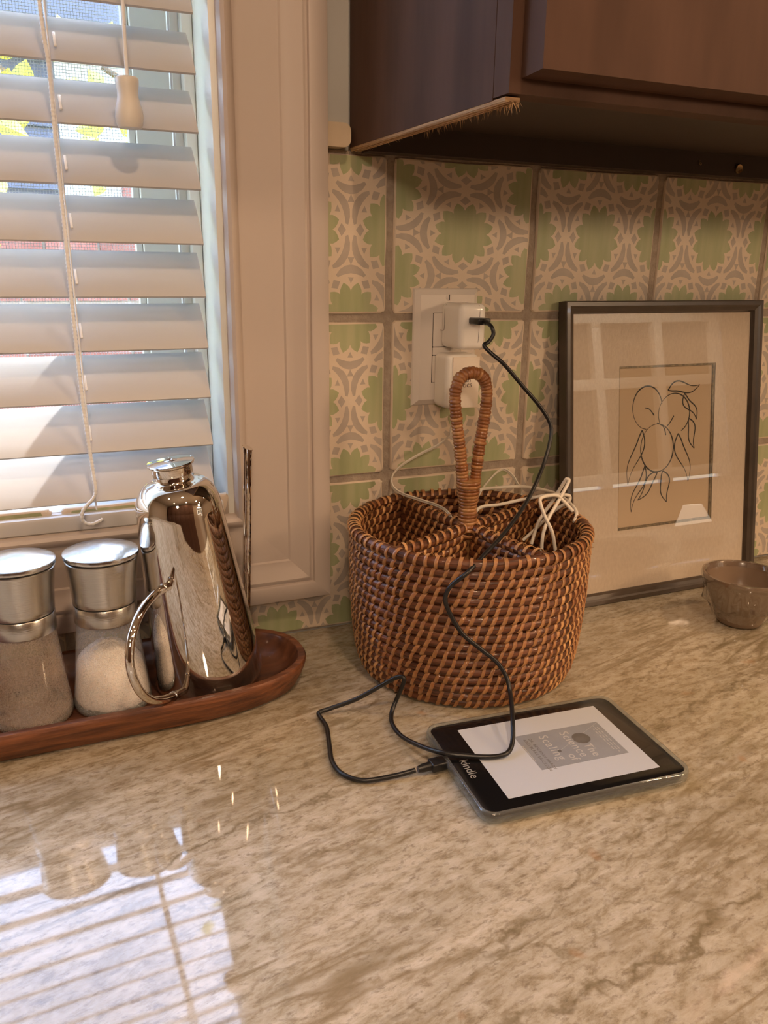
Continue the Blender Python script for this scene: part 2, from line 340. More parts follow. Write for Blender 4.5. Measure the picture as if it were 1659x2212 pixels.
def stone_mat():
    m = bpy.data.materials.new('quartzite_worktop'); m.use_nodes = True; t = m.node_tree; b = t.nodes['Principled BSDF']; N = t.nodes.new; K = t.links.new
    tc = N('ShaderNodeTexCoord')
    def noise(scale, stretch, rot, detail=6, rough=0.6, dist=0.0, off=0):
        mp = N('ShaderNodeMapping'); mp.inputs['Rotation'].default_value = (0, 0, math.radians(-rot)); mp.inputs['Scale'].default_value = (stretch[0], stretch[1], 1)
        mp.inputs['Location'].default_value = (off, off * 0.7, 0)
        # rotate first, stretch afterwards
        m0 = N('ShaderNodeMapping'); m0.inputs['Rotation'].default_value = (0, 0, math.radians(-rot)); K(tc.outputs['Object'], m0.inputs[0])
        mp.inputs['Rotation'].default_value = (0, 0, 0); K(m0.outputs[0], mp.inputs[0])
        n = N('ShaderNodeTexNoise'); n.inputs['Scale'].default_value = scale; n.inputs['Detail'].default_value = detail
        n.inputs['Roughness'].default_value = rough; n.inputs['Distortion'].default_value = dist
        K(mp.outputs[0], n.inputs['Vector']); return n.outputs['Fac']
    def ramp(src, stops):
        r = N('ShaderNodeValToRGB'); e = r.color_ramp.elements
        while len(e) < len(stops): e.new(0.5)
        for el, (p, c) in zip(e, stops): el.position = p; el.color = (*c, 1) if len(c) == 3 else c
        K(src, r.inputs[0]); return r.outputs[0]
    def mix(a, c, fac, mode='MIX'):
        x = N('ShaderNodeMix'); x.data_type = 'RGBA'; x.blend_type = mode
        if isinstance(fac, float): x.inputs['Factor'].default_value = fac
        else: K(fac, x.inputs['Factor'])
        for s, v in (('A', a), ('B', c)):
            i = [q for q in x.inputs if q.name == s and q.type == 'RGBA'][0]
            if isinstance(v, tuple): i.default_value = (*v, 1)
            else: K(v, i)
        return [q for q in x.outputs if q.type == 'RGBA'][0]
    base = ramp(noise(78, (0.62, 1.5), 10, 10, 0.72, 0.35), [(0.25, (0.165, 0.132, 0.085)), (0.38, (0.345, 0.29, 0.205)), (0.49, (0.50, 0.448, 0.352)), (0.68, (0.64, 0.60, 0.525))])
    big = ramp(noise(5.0, (0.55, 2.0), 15, 5, 0.62, 0.7, 3.1), [(0.30, (0.72, 0.68, 0.60)), (0.50, (0.93, 0.915, 0.885)), (0.72, (1.12, 1.10, 1.08))])
    c = mix(base, big, 1.0, 'MULTIPLY')
    spk = ramp(noise(150, (0.7, 1.5), 8, 4, 0.7, 0.2, 1.7), [(0.52, (0, 0, 0)), (0.70, (0.8, 0.8, 0.8))])
    c = mix(c, (0.21, 0.165, 0.115), N('ShaderNodeMath').outputs[0] if False else spk)
    # narrow dark veins: ridge of a stretched noise
    def vein(scale, stretch, rot, w, off, dist=0.5):
        n = noise(scale, stretch, rot, 5, 0.55, dist, off)
        s = N('ShaderNodeMath'); s.operation = 'SUBTRACT'; K(n, s.inputs[0]); s.inputs[1].default_value = 0.5
        a = N('ShaderNodeMath'); a.operation = 'ABSOLUTE'; K(s.outputs[0], a.inputs[0])
        r = N('ShaderNodeMapRange'); r.inputs['From Min'].default_value = 0; r.inputs['From Max'].default_value = w
        r.inputs['To Min'].default_value = 0.85; r.inputs['To Max'].default_value = 0.0; K(a.outputs[0], r.inputs[0])
        # broken up
        q = noise(9, (1, 1), 0, 3, 0.6, 0, off + 5)
        r2 = N('ShaderNodeMapRange'); r2.inputs['From Min'].default_value = 0.42; r2.inputs['From Max'].default_value = 0.62; K(q, r2.inputs[0])
        mu = N('ShaderNodeMath'); mu.operation = 'MULTIPLY'; K(r.outputs[0], mu.inputs[0]); K(r2.outputs[0], mu.inputs[1]); return mu.outputs[0]
    c = mix(c, (0.20, 0.155, 0.085), vein(4.2, (0.22, 1.9), 15, 0.016, 0.4))
    c = mix(c, (0.24, 0.185, 0.11), vein(8.0, (0.25, 1.8), 11, 0.020, 7.7))
    def line(ax, ay, bx, by, w, strength, off, col=(0.17, 0.130, 0.070)):
        nonlocal c
        dx, dy = bx - ax, by - ay; L = math.hypot(dx, dy); nx, ny = -dy / L, dx / L; tx, ty = dx / L, dy / L
        sp = N('ShaderNodeVectorMath'); sp.operation = 'DOT_PRODUCT'; K(tc.outputs['Object'], sp.inputs[0]); sp.inputs[1].default_value = (nx, ny, 0)
        st = N('ShaderNodeVectorMath'); st.operation = 'DOT_PRODUCT'; K(tc.outputs['Object'], st.inputs[0]); st.inputs[1].default_value = (tx, ty, 0)
        wob = noise(16, (1, 1), 0, 5, 0.6, 0, off)
        a1 = N('ShaderNodeMath'); a1.operation = 'MULTIPLY_ADD'; K(wob, a1.inputs[0]); a1.inputs[1].default_value = 0.075; K(sp.outputs['Value'], a1.inputs[2])
        a2 = N('ShaderNodeMath'); a2.operation = 'SUBTRACT'; K(a1.outputs[0], a2.inputs[0]); a2.inputs[1].default_value = ax * nx + ay * ny + 0.0375
        a3 = N('ShaderNodeMath'); a3.operation = 'ABSOLUTE'; K(a2.outputs[0], a3.inputs[0])
        r = N('ShaderNodeMapRange'); r.interpolation_type = 'SMOOTHSTEP'; r.inputs['From Max'].default_value = w; r.inputs['To Min'].default_value = strength; r.inputs['To Max'].default_value = 0.0; K(a3.outputs[0], r.inputs[0])
        t0 = ax * tx + ay * ty; m = N('ShaderNodeMath'); m.operation = 'SUBTRACT'; K(st.outputs['Value'], m.inputs[0]); m.inputs[1].default_value = t0 + L / 2
        m2 = N('ShaderNodeMath'); m2.operation = 'ABSOLUTE'; K(m.outputs[0], m2.inputs[0])
        r2 = N('ShaderNodeMapRange'); r2.interpolation_type = 'SMOOTHSTEP'; r2.inputs['From Min'].default_value = L * 0.35; r2.inputs['From Max'].default_value = L * 0.62; r2.inputs['To Min'].default_value = 1.0; r2.inputs['To Max'].default_value = 0.0; K(m2.outputs[0], r2.inputs[0])
        brk = noise(55, (1, 1), 0, 4, 0.65, 0, off + 2.2)
        r3 = N('ShaderNodeMapRange'); r3.inputs['From Min'].default_value = 0.30; r3.inputs['From Max'].default_value = 0.60; r3.inputs['To Min'].default_value = 0.15; K(brk, r3.inputs[0])
        q1 = N('ShaderNodeMath'); q1.operation = 'MULTIPLY'; K(r.outputs[0], q1.inputs[0]); K(r2.outputs[0], q1.inputs[1])
        q2 = N('ShaderNodeMath'); q2.operation = 'MULTIPLY'; K(q1.outputs[0], q2.inputs[0]); K(r3.outputs[0], q2.inputs[1])
        c = mix(c, col, q2.outputs[0])
    for args in VEINS: line(*args)
    rust = ramp(noise(30, (1, 1), 0, 2, 0.5, 0, 9.0), [(0.70, (0, 0, 0)), (0.80, (0.6, 0.6, 0.6))])
    c = mix(c, (0.42, 0.20, 0.075), rust)
    K(c, b.inputs['Base Color'])
    b.inputs['Roughness'].default_value = 0.045; b.inputs['Specular IOR Level'].default_value = 0.62
    return m
M_stone = stone_mat()

# ================================================================== SETTING
# ---- room shell (floor, ceiling, far walls) for light and reflections
FZ, CZ = -0.91, 1.55
RX0, RX1, RY0 = -2.4, 3.9, -3.0
def struct(o): return tag(o, kind='structure')
struct(box('floor', RX0, RX1, RY0, 0.0, FZ - 0.05, FZ, M_floor))
CEIL = struct(box('ceiling', RX0, RX1, RY0, 0.3, CZ, CZ + 0.05, M_ceil))
struct(box('wall_left', RX0 - 0.06, RX0, RY0, 0.3, FZ, CZ, M_room))
struct(box('wall_right', RX1, RX1 + 0.06, RY0, 0.3, FZ, CZ, M_room))
# front wall with the opening of a white paned window
DX0, DX1, DZ0, DZ1 = 2.05, 3.43, -0.03, 0.97
wf = struct(empty('wall_front', (0, RY0, 0)))
mb = MB(); yf = 0.0
mb.box(RX0, DX0, -0.08, yf, FZ, CZ); mb.box(DX1, RX1, -0.08, yf, FZ, CZ); mb.box(DX0, DX1, -0.08, yf, DZ1, CZ); mb.box(DX0, DX1, -0.08, yf, FZ, DZ0)
mb.build('wall_panel', M_room, wf)

# ---- back wall: tiled splashback round a window
WX1, WX0 = -0.162, -1.15      # window opening
WZ0, WZ1 = 0.128, 1.22
wb = struct(empty('wall_back', (0, 0, 0)))
mb = MB()
mb.box(WX1 + 0.02, RX1, 0.004, 0.17, FZ, CZ); mb.box(RX0, WX0, 0.004, 0.17, FZ, CZ)
mb.box(WX0, WX1 + 0.02, 0.004, 0.17, FZ, WZ0 - 0.02); mb.box(WX0, WX1 + 0.02, 0.004, 0.17, WZ1, CZ)
mb.build('plaster', M_wall, wb)
mb = MB(); mb.box(WX1 + 0.03, 0.90, 0.0022, 0.0045, 0.0, 0.4572); mb.box(-1.2, WX1 + 0.031, 0.0022, 0.0045, 0.0, 0.10)
mb.build('grout', M_grout, wb)

# tile print: twelve-petalled stars on a triangular lattice, with arcs, kites and small triangles between
TP, TG = 0.156, 0.0072
TS = TP - TG
def tile_shapes():
    S = []
    def emit(pts, mi): S.append((pts, mi))
    cs = [((i * 0.5 + (0.25 if j % 2 == 0 else 0.0)), j * 0.5) for j in range(-1, 4) for i in range(-1, 4)]
    cs = [(x, y) for x, y in cs if -0.35 < x < 1.35 and -0.35 < y < 1.35]
    sx, sy = 0.5, 0.5 / 0.8660254
    for cx, cy in cs:
        def P(r, deg): a = math.radians(deg); return (cx + r * math.cos(a) * sx, cy + r * math.sin(a) * sy)
        star = []
        for k in range(12):
            t = 15 + 30 * k
            star += [P(0.272, t - 15), P(0.306, t - 11.5), P(0.336, t - 6), P(0.364, t), P(0.336, t + 6), P(0.306, t + 11.5)]
        # star as a fan so that clipping stays convex
        for a, b in zip(star, star[1:] + star[:1]): emit([(cx, cy), a, b], 2)
        for k in range(6):
            t = 30 + 60 * k
            outer = [P(0.53 - 0.062 * (f / 24.0) ** 2, t + f) for f in (-24, -16, -8, 0, 8, 16, 24)]
            inner = [P(0.437 + 0.008 * (1 - abs(f) / 24.0), t + f * 0.93) for f in (-24, -16, -8, 0, 8, 16, 24)]
            for q in range(6): emit([inner[q], inner[q + 1], outer[q + 1], outer[q]][::-1], 1)
            emit([P(0.345, t), P(0.405, t - 5.2), P(0.408, t + 5.2)], 1)
            t = 60 * k
            emit([P(0.335, t), P(0.388, t - 9.5), P(0.437, t), P(0.388, t + 9.5)], 1)
            if k < 2:
                t = 30 + 60 * k
                qx, qy = P(0.57735, t)
                emit([(qx + 0.05 * math.cos(math.radians(t + a)) * sx, qy + 0.05 * math.sin(math.radians(t + a)) * sy) for a in (60, 180, 300)], 1)
    return S
def clip(poly, lo, hi):
    for ax, lim, sg in ((0, lo, 1), (0, hi, -1), (1, lo, 1), (1, hi, -1)):
        out = []
        for i in range(len(poly)):
            a, b = poly[i - 1], poly[i]
            da, db = (a[ax] - lim) * sg, (b[ax] - lim) * sg
            if (da >= 0) != (db >= 0):
                t = da / (da - db); out.append((a[0] + (b[0] - a[0]) * t, a[1] + (b[1] - a[1]) * t))
            if db >= 0: out.append(b)
        poly = out
        if len(poly) < 3: return None
    return poly
SHAPES = tile_shapes()
def tile_mesh(w0, w1, h0, h1, rot, seed):
    """a hand-cut tile; local frame centred, face towards -Y; w/h limits in tile fractions"""
    rnd = random.Random(seed); mb = MB()
    ins = TG / 2 / TP
    def xy(u, v): return ((u - 0.5) * TP, (v - 0.5) * TP)
    a0, a1, b0, b1 = w0 + ins, w1 - ins, h0 + ins, h1 - ins
    cr = min(0.03, (a1 - a0) / 4, (b1 - b0) / 4)
    ring = []
    for cx, cy, s in ((a1 - cr, b1 - cr, 0), (a0 + cr, b1 - cr, 90), (a0 + cr, b0 + cr, 180), (a1 - cr, b0 + cr, 270)):
        for q in range(5):
            t = math.radians(s + q * 22.5); ring.append((cx + cr * math.cos(t), cy + cr * math.sin(t)))
    # slightly wavering edges
    dens = []
    for i in range(len(ring)):
        a, b = ring[i], ring[(i + 1) % len(ring)]
        L = math.hypot(a[0] - b[0], a[1] - b[1]); n = max(1, int(L / 0.2))
        for q in range(n): dens.append((a[0] + (b[0] - a[0]) * q / n, a[1] + (b[1] - a[1]) * q / n))
    mx, my = (a0 + a1) / 2, (b0 + b1) / 2
    loops = []
    jit = [rnd.uniform(-0.006, 0.004) for _ in dens]
    for off, y in ((0.0, 0.006), (0.0, 0.0016), (-0.007, 0.0003), (-0.016, 0.0)):
        lp = []
        for (u, v), j in zip(dens, jit):
            d = math.hypot(u - mx, v - my); k = (d + off + j) / d
            X, Z = xy(mx + (u - mx) * k, my + (v - my) * k); lp.append((X, y, Z))
        loops.append(lp)
    n = len(dens); vs = [p for lp in loops for p in lp]; fs = []
    for l in range(3):
        for i in range(n): j = (i + 1) % n; fs.append((l * n + i, l * n + j, (l + 1) * n + j, (l + 1) * n + i))
    fs.append(tuple(range(3 * n, 4 * n)))
    mb.add(vs, fs, 0)
    for pts, mi in SHAPES:
        if rot: pts = [(1 - v, u) for u, v in pts]
        p = clip(pts, 0.0, 1.0)
        if not p: continue
        # clip to this piece's face
        q = p
        for ax, lim, sg in ((0, a0 + 0.012, 1), (0, a1 - 0.012, -1), (1, b0 + 0.012, 1), (1, b1 - 0.012, -1)):
            out = []
            for i in range(len(q)):
                a, b = q[i - 1], q[i]; da, db = (a[ax] - lim) * sg, (b[ax] - lim) * sg
                if (da >= 0) != (db >= 0): t = da / (da - db); out.append((a[0] + (b[0] - a[0]) * t, a[1] + (b[1] - a[1]) * t))
                if db >= 0: out.append(b)
            q = out
            if len(q) < 3: break
        if len(q) < 3: continue
        mb.add([(xy(u, v)[0], -0.00012, xy(u, v)[1]) for u, v in q], [tuple(range(len(q)))], mi)
    me = mb.mesh('tile', [M_tile, M_taupe, M_green])
    return me
TILES = {}
H1 = 0.3124      # joint between the two upper rows
def tile_at(ci, ri):
    rot = (ci == 0 and ri == 1) or (ci == 2 and ri == -1)
    x0, z0 = ci * TP, H1 + (ri - 1) * TP
    w0 = h0 = 0.0; w1 = h1 = 1.0
    if ri == 1: h1 = (0.4565 - z0) / TP + 0.012
    if ri == -1: h0 = (0.0 - z0) / TP - 0.02
    if ci == -1 and ri >= 0: w0 = (-0.080 - x0) / TP
    key = (rot, round(w0, 3), round(h0, 3), round(h1, 3))
    if key not in TILES: TILES[key] = tile_mesh(w0, w1, h0, h1, rot, len(TILES) + 3)
    o = bpy.data.objects.new('tile', TILES[key]); COL.objects.link(o); o.parent = wb
    o.location = (x0 + TP / 2 + random.uniform(-0.0006, 0.0006), random.uniform(-0.0004, 0.0004), z0 + TP / 2 + random.uniform(-0.0006, 0.0006))
    o.rotation_euler = (random.uniform(-0.004, 0.004), random.uniform(-0.004, 0.004), random.uniform(-0.004, 0.004))
for ci in range(-1, 6):
    for ri in (1, 0): tile_at(ci, ri)
for ci in range(-5, 6): tile_at(ci, -1)
# last thin strip of tile above the worktop
z_low = H1 - 2 * TP
# ---- window casing: moulding mitred round the opening
CX, CZi = -0.1565, 0.1335
PROF = [(0.0, 0.003), (0.0, -0.0105), (0.0012, -0.0142), (0.0040, -0.0163), (0.0072, -0.0158), (0.0098, -0.0136), (0.0112, -0.0108), (0.0128, -0.0100), (0.0160, -0.0098),
        (0.0320, -0.0103), (0.0490, -0.0110), (0.0505, -0.0126), (0.0530, -0.0128), (0.0580, -0.0142), (0.0640, -0.0172), (0.0675, -0.0190), (0.0692, -0.0186), (0.0700, -0.0164), (0.0720, -0.0164), (0.0728, -0.0192), (0.0745, -0.0200), (0.0870, -0.0200), (0.0890, -0.0190), (0.0890, 0.003)]
def casing(name, a, b, parent):
    """a, b: functions giving the corner position for offset s and depth y"""
    vs = [a(s, y) for s, y in PROF] + [b(s, y) for s, y in PROF]; n = len(PROF)
    fs = [(i, i + 1, n + i + 1, n + i) for i in range(n - 1)] + [tuple(range(n)), tuple(range(n, 2 * n))[::-1]]
    me = bpy.data.meshes.new(name); me.from_pydata(vs, [], fs); bm = bmesh.new(); bm.from_mesh(me); bmesh.ops.recalc_face_normals(bm, faces=bm.faces); bm.to_mesh(me); bm.free()
    return link(name, me, parent, M_paint, 32)
tr = struct(empty('trim_1', (CX, 0, CZi)))
tr.location = (0, 0, 0)
CXL = WX0 - 0.006; CZt = WZ1 + 0.006
casing('side_casing', lambda s, y: (CX + s, y, CZi - s), lambda s, y: (CX + s, y, CZt + s), tr)
casing('bottom_casing', lambda s, y: (CXL - s, y, CZi - s), lambda s, y: (CX + s, y, CZi - s), tr)
casing('side_casing', lambda s, y: (CXL - s, y, CZt + s), lambda s, y: (CXL - s, y, CZi - s), tr)
casing('top_casing', lambda s, y: (CX + s, y, CZt + s), lambda s, y: (CXL - s, y, CZt + s), tr)
# ---- rounded end of the trim strip beside the cabinet
bm = bmesh.new(); add_box(bm, -0.0675, -0.0440, -0.013, 0.004, 0.4580, 0.4775)
es = [e for e in bm.edges if abs(e.verts[0].co.x - e.verts[1].co.x) < 1e-6 and abs(e.verts[0].co.z - e.verts[1].co.z) < 1e-6 and e.verts[0].co.x > -0.05]
bmesh.ops.bevel(bm, geom=es, offset=0.0065, segments=5, profile=0.5, affect='EDGES')
struct(obj('trim_2', bm, mat('bullnose_trim', (0.62, 0.50, 0.36), 0.4, var=(0.55, 0.44, 0.31), scale=40), None, 50))
# ---- window: jambs, sash, glass, insect screen
wn = struct(empty('window_1', (0, 0, 0)))
box('jamb', WX1, WX1 + 0.018, 0.0, 0.165, WZ0 - 0.018, WZ1 + 0.02, M_sash, wn, 0.001)
box('jamb', WX0 - 0.018, WX0, 0.0, 0.165, WZ0 - 0.018, WZ1 + 0.02, M_sash, wn, 0.001)
box('sill_board', WX0, WX1, 0.0, 0.165, WZ0 - 0.018, WZ0, M_sash, wn, 0.001)
box('head_jamb', WX0, WX1, 0.0, 0.165, WZ1, WZ1 + 0.02, M_sash, wn, 0.001)
for nm, a in (('stop', (WX1 - 0.010, WX1, 0.062, 0.076, WZ0, WZ1)), ('stop', (WX0, WX0 + 0.01, 0.062, 0.076, WZ0, WZ1))):
    box(nm, *a, M_sash, wn, 0.002)
SX1, SX0 = WX1 - 0.003, WX0 + 0.003
GX1, GX0 = -0.213, WX0 + 0.05
GZ0, GZ1 = WZ0 + 0.055, WZ1 - 0.05
box('sash_stile', GX1, SX1, 0.078, 0.112, WZ0, WZ1, M_sash, wn, 0.002)
box('sash_stile', SX0, GX0, 0.078, 0.112, WZ0, WZ1, M_sash, wn, 0.002)
box('sash_rail', GX0, GX1, 0.078, 0.112, WZ0, GZ0, M_sash, wn, 0.002)
box('sash_rail', GX0, GX1, 0.078, 0.112, GZ1, WZ1, M_sash, wn, 0.002)
box('glazing_bead', GX1 - 0.006, GX1, 0.084, 0.094, GZ0, GZ1, M_sash, wn, 0.0015)
raw('pane', [(GX0, 0.095, GZ0), (GX1, 0.095, GZ0), (GX1, 0.095, GZ1), (GX0, 0.095, GZ1)], [(0, 1, 2, 3)], M_wglass, wn)
mb = MB(); w = 0.00021; pit = 0.0026; S0, S1 = WX0 + 0.004, WX1 - 0.004
x = S0
while x < S1: mb.box(x - w, x + w, 0.1235, 0.1238, WZ0, WZ1); x += pit
z = WZ0
while z < WZ1: mb.box(S0, S1, 0.1235, 0.1238, z - w, z + w); z += pit
tag(mb.build('insect_screen', M_screen, wn), kind='stuff')

# ================================================================== WORKTOP
ct = box('countertop', RX0, RX1, -0.66, 0.002, -0.032, 0.0, M_stone, None, 0.003)
tag(ct, 'beige and brown veined polished stone worktop under the window and tiles', 'worktop')
bc = empty('base_cabinet', (0, -0.6, FZ), 'dark stained base cabinet under the stone worktop', 'cabinet')
box('body', RX0 + 0.01, RX1 - 0.01, 0.0, 0.55, 0.0, 0.877, M_cab, bc)
for i in range(9):
    x = RX0 + 0.1 + i * 0.62; d = box('door', x, x + 0.58, -0.02, 0.0, 0.12, 0.84, M_cab, bc, 0.004)
    lathe('knob', [(0, 0), (0.006, 0), (0.006, 0.012), (0.013, 0.02), (0.011, 0.028), (0, 0.03)], M_brass, d, 20).matrix_local = Matrix.Translation((x + 0.53, -0.02, 0.76)) @ Matrix.Rotation(PI / 2, 4, 'X')

# ================================================================== UPPER CABINET
ux0 = -0.0407; UX1 = 1.25; UT = 1.45
uc = empty('upper_cabinet', (0, 0, 0), 'dark brown wall cabinet with a raw splintered bottom edge above the tiles', 'cabinet')
box('side_panel', ux0, ux0 + 0.011, -0.2492, -0.001, 0.4592, UT, M_cab, uc)
# raw ply edge with splinters hanging from it
mb = MB(); rn = random.Random(3)
mb.box(ux0 + 0.0004, ux0 + 0.0106, -0.2640, -0.001, 0.4572, 0.4594)
for k in range(3): mb.box(ux0 + 0.001 + k * 0.0034, ux0 + 0.0026 + k * 0.0034, -0.2645, -0.001, 0.4566, 0.4573)
mb.build('raw_edge', M_ply, uc)
mb = MB()
for k in range(120):
    y = -0.2640 + 0.25 * rn.random() ** 2.2; x = ux0 + 0.0095 + rn.uniform(-0.004, 0.0014); L = rn.uniform(0.001, 0.0045) * (1.6 if y < -0.13 else 0.6); ww = rn.uniform(0.00015, 0.00045)
    dx, dy = rn.uniform(-0.002, 0.003), rn.uniform(-0.002, 0.002)
    mb.add([(x - ww, y - ww, 0.4575), (x + ww, y - ww, 0.4575), (x, y + ww, 0.4575), (x + dx, y + dy, 0.4572 - L)], [(0, 1, 2), (0, 1, 3), (1, 2, 3), (2, 0, 3)])
tag(mb.build('splinters', M_ply, uc), kind='stuff')
fy0, fy1 = -0.2684, -0.2490
mb = MB(); 
box('face_frame_stile', ux0, ux0 + 0.038, fy0, fy1 - 0.001, 0.4606, UT, M_cab, uc)
box('face_frame_rail', ux0 + 0.038, UX1, fy0, fy1 - 0.001, 0.4606, 0.4985, M_cab, uc)
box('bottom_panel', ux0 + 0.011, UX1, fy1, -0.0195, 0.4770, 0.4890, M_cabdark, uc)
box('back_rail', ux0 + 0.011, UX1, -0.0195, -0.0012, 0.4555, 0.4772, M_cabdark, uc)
box('side_panel', UX1, UX1 + 0.011, -0.2684, -0.001, 0.4592, UT, M_cab, uc)
box('top_panel', ux0, UX1, fy0, -0.001, UT, UT + 0.012, M_cab, uc)
# overlay door with a wide bevelled edge
dx0, dx1, dz0, dz1, dyb, dyf = -0.0330, 0.408, 0.4692, 1.42, -0.2688, -0.2890
def door(dx0, dx1):
    bv = 0.0018
    vs = []; ringdef = [(0, dyb), (0, dyb - 0.006), (bv * 0.45, dyb - 0.0135), (bv, dyf)]
    for o, y in ringdef: vs += [(dx0 + o, y, dz0 + o), (dx1 - o, y, dz0 + o), (dx1 - o, y, dz1 - o), (dx0 + o, y, dz1 - o)]
    fs = []
    for l in range(3):
        for i in range(4): j = (i + 1) % 4; fs.append((l * 4 + i, l * 4 + j, l * 4 + 4 + j, l * 4 + 4 + i))
    fs += [(12, 13, 14, 15), (3, 2, 1, 0)]
    d = raw('door', vs, fs, M_cab, uc)
    return d
d1 = door(dx0, dx1); d2 = door(dx1 + 0.008, dx1 + 0.455); d3 = door(dx1 + 0.463, UX1 - 0.006)
# screw cap and small scuff on the back rail
sc = lathe('screw_cap', [(0.0, 0.0006), (0.0022, 0.0008), (0.0030, 0.0022), (0.0043, 0.0026), (0.0047, 0.0016), (0.0047, 0)], M_brass, uc, 24)
sc.matrix_local = Matrix.Translation((0.3942, -0.0195, 0.4632)) @ Matrix.Rotation(PI / 2, 4, 'X')
tube('hook_wire', catmull([(0.3405, -0.0199, 0.4690), (0.3405, -0.0206, 0.4655), (0.3417, -0.0206, 0.4640), (0.3425, -0.0206, 0.4655), (0.3413, -0.0204, 0.4668)], 5), 0.00035, M_brass, uc, 6)

# ================================================================== WINDOW BLIND
bl = empty('window_blind', (0, 0, 0), 'white wide-slat blind hanging half closed in the window, with a wooden cord pull', 'blind')
SLX1, SLX0 = -0.1735, WX0 + 0.012
ang = math.atan2(0.0365, 0.034)
def slat_mesh():
    # cross-section in (across, normal); slightly crowned, rounded lips
    n = 9; top = []; bot = []
    for i in range(n + 1):
        t = i / n; a = t * 0.050; crown = 0.0009 * (1 - (2 * t - 1) ** 2); th = 0.0030 if 0 < i < n else 0.0018
        top.append((a, crown + th / 2)); bot.append((a, crown - th / 2))
    prof = top + bot[::-1]; m = len(prof); vs = []
    for X in (SLX0, SLX1):
        for a, h in prof: vs.append((X, a * math.cos(ang) - h * math.sin(ang), a * math.sin(ang) + h * math.cos(ang)))
    fs = [(i, (i + 1) % m, m + (i + 1) % m, m + i) for i in range(m)] + [tuple(range(m))[::-1], tuple(range(m, 2 * m))]
    me = bpy.data.meshes.new('slat'); me.from_pydata(vs, [], fs); me.materials.append(M_slat); shade(me, 50); me.update()
    return me
sm = slat_mesh()
NS = 24
for k in range(NS):
    o = bpy.data.objects.new('slat', sm); COL.objects.link(o); o.parent = bl
    o.location = (0, 0.0015, 0.1565 + 0.0437 * k); o.rotation_euler = (random.uniform(-0.012, 0.012), random.uniform(-0.0008, 0.0008), 0)
# bottom rail with two grooves along its top face
RP = [(-0.0050, 0.1330), (-0.0075, 0.1350), (-0.0080, 0.1455), (-0.0068, 0.1476), (-0.0030, 0.1482), (-0.0026, 0.1474), (-0.0010, 0.1474), (-0.0006, 0.1484), (0.0045, 0.1486), (0.0049, 0.1478), (0.0063, 0.1478), (0.0067, 0.1488), (0.0300, 0.1490), (0.0380, 0.1470), (0.0400, 0.1420), (0.0400, 0.1350), (0.0380, 0.1330)]
vs = [(SLX0, y, z) for y, z in RP] + [(SLX1 - 0.001, y, z) for y, z in RP]; n = len(RP)
raw('bottom_rail', vs, [(i, (i + 1) % n, n + (i + 1) % n, n + i) for i in range(n)] + [tuple(range(n))[::-1], tuple(range(n, 2 * n))], M_slat, bl, 35)
box('end_cap', SLX1 - 0.001, SLX1 + 0.006, -0.0085, 0.040, 0.1325, 0.1495, M_slat, bl, 0.005, 4)
box('head_rail', SLX0, SLX1, -0.004, 0.05, WZ1 - 0.042, WZ1 - 0.002, M_slat, bl, 0.003)
ZT = WZ1 - 0.03
def twist(path, r): return lambda i, L: r * (1 + 0.16 * math.sin(L * 2 * PI / 0.0032))
def dense(pts, step=0.0008):
    P = catmull(pts, 12); out = [P[0]]; acc = 0
    for a, b in zip(P, P[1:]):
        n = max(1, int((b - a).length / step))
        for q in range(1, n + 1): out.append(a + (b - a) * q / n)
    return out
LC = [(-0.2885, -0.006, ZT), (-0.2880, -0.004, 0.7), (-0.2873, -0.004, 0.5444), (-0.285, -0.004, 0.5016), (-0.285, -0.004, 0.4503), (-0.2845, -0.004, 0.3825), (-0.2841, -0.004, 0.3105), (-0.2828, -0.004, 0.2415), (-0.2803, -0.006, 0.1934), (-0.2794, -0.010, 0.1716), (-0.2814, -0.012, 0.164), (-0.2891, -0.018, 0.1581), (-0.2928, -0.020, 0.152), (-0.2915, -0.020, 0.1452), (-0.2849, -0.020, 0.1428), (-0.2762, -0.018, 0.1454)]
p = dense(LC, 0.0007); tube('lift_cord', p, lambda i, L: 0.0016 * (1 + 0.13 * math.sin(L * 2 * PI / 0.0031)), M_cord, bl, 8, smooth=180)
for X in (-0.2795, -0.80): tube('ladder_cord', [(X, -0.0022, 0.150), (X - 0.0045, -0.0022, 0.55), (X - 0.006, -0.0022, ZT)], 0.0007, M_cord, bl, 6)
for X in (-0.187, -0.2815, -0.80): tube('ladder_cord', [(X, 0.0385, 0.150), (X, 0.0385, ZT)], 0.0015, M_cord, bl, 6)
cm = None
for k in range(NS):
    z = 0.1565 + 0.0437 * k
    # clear rout slot clip at each slat where the cord passes
    if cm is None:
        o = box('slot_clip', -0.0011, 0.0011, -0.0009, 0.0009, 0.0, 0.0155, M_plastic, bl, 0.0005); cm = o.data
    else:
        o = bpy.data.objects.new('slot_clip', cm); COL.objects.link(o); o.parent = bl
    o.location = (-0.2785, 0.0040, z + 0.0105); o.rotation_euler = (-(PI / 2 - ang), 0, 0)
pb = dense([(-0.2278, -0.010, ZT), (-0.2284, -0.012, 0.70), (-0.2286, -0.012, 0.5494), (-0.229, -0.012, 0.5307), (-0.2292, -0.012, 0.494)], 0.02)
tube('pull_cord', pb, 0.0015, M_cord, bl, 8, smooth=180)
lathe('cord_bell', [(0.0, 0.0), (0.0088, 0.0), (0.0100, 0.0025), (0.0108, 0.0075), (0.0103, 0.013), (0.0088, 0.0185), (0.0080, 0.0225), (0.0081, 0.027), (0.0088, 0.031), (0.0089, 0.0345), (0.0080, 0.0362), (0.0020, 0.0366), (0, 0.0366)], M_knob, bl, 32, (-0.2296, -0.0125, 0.4605), 60)

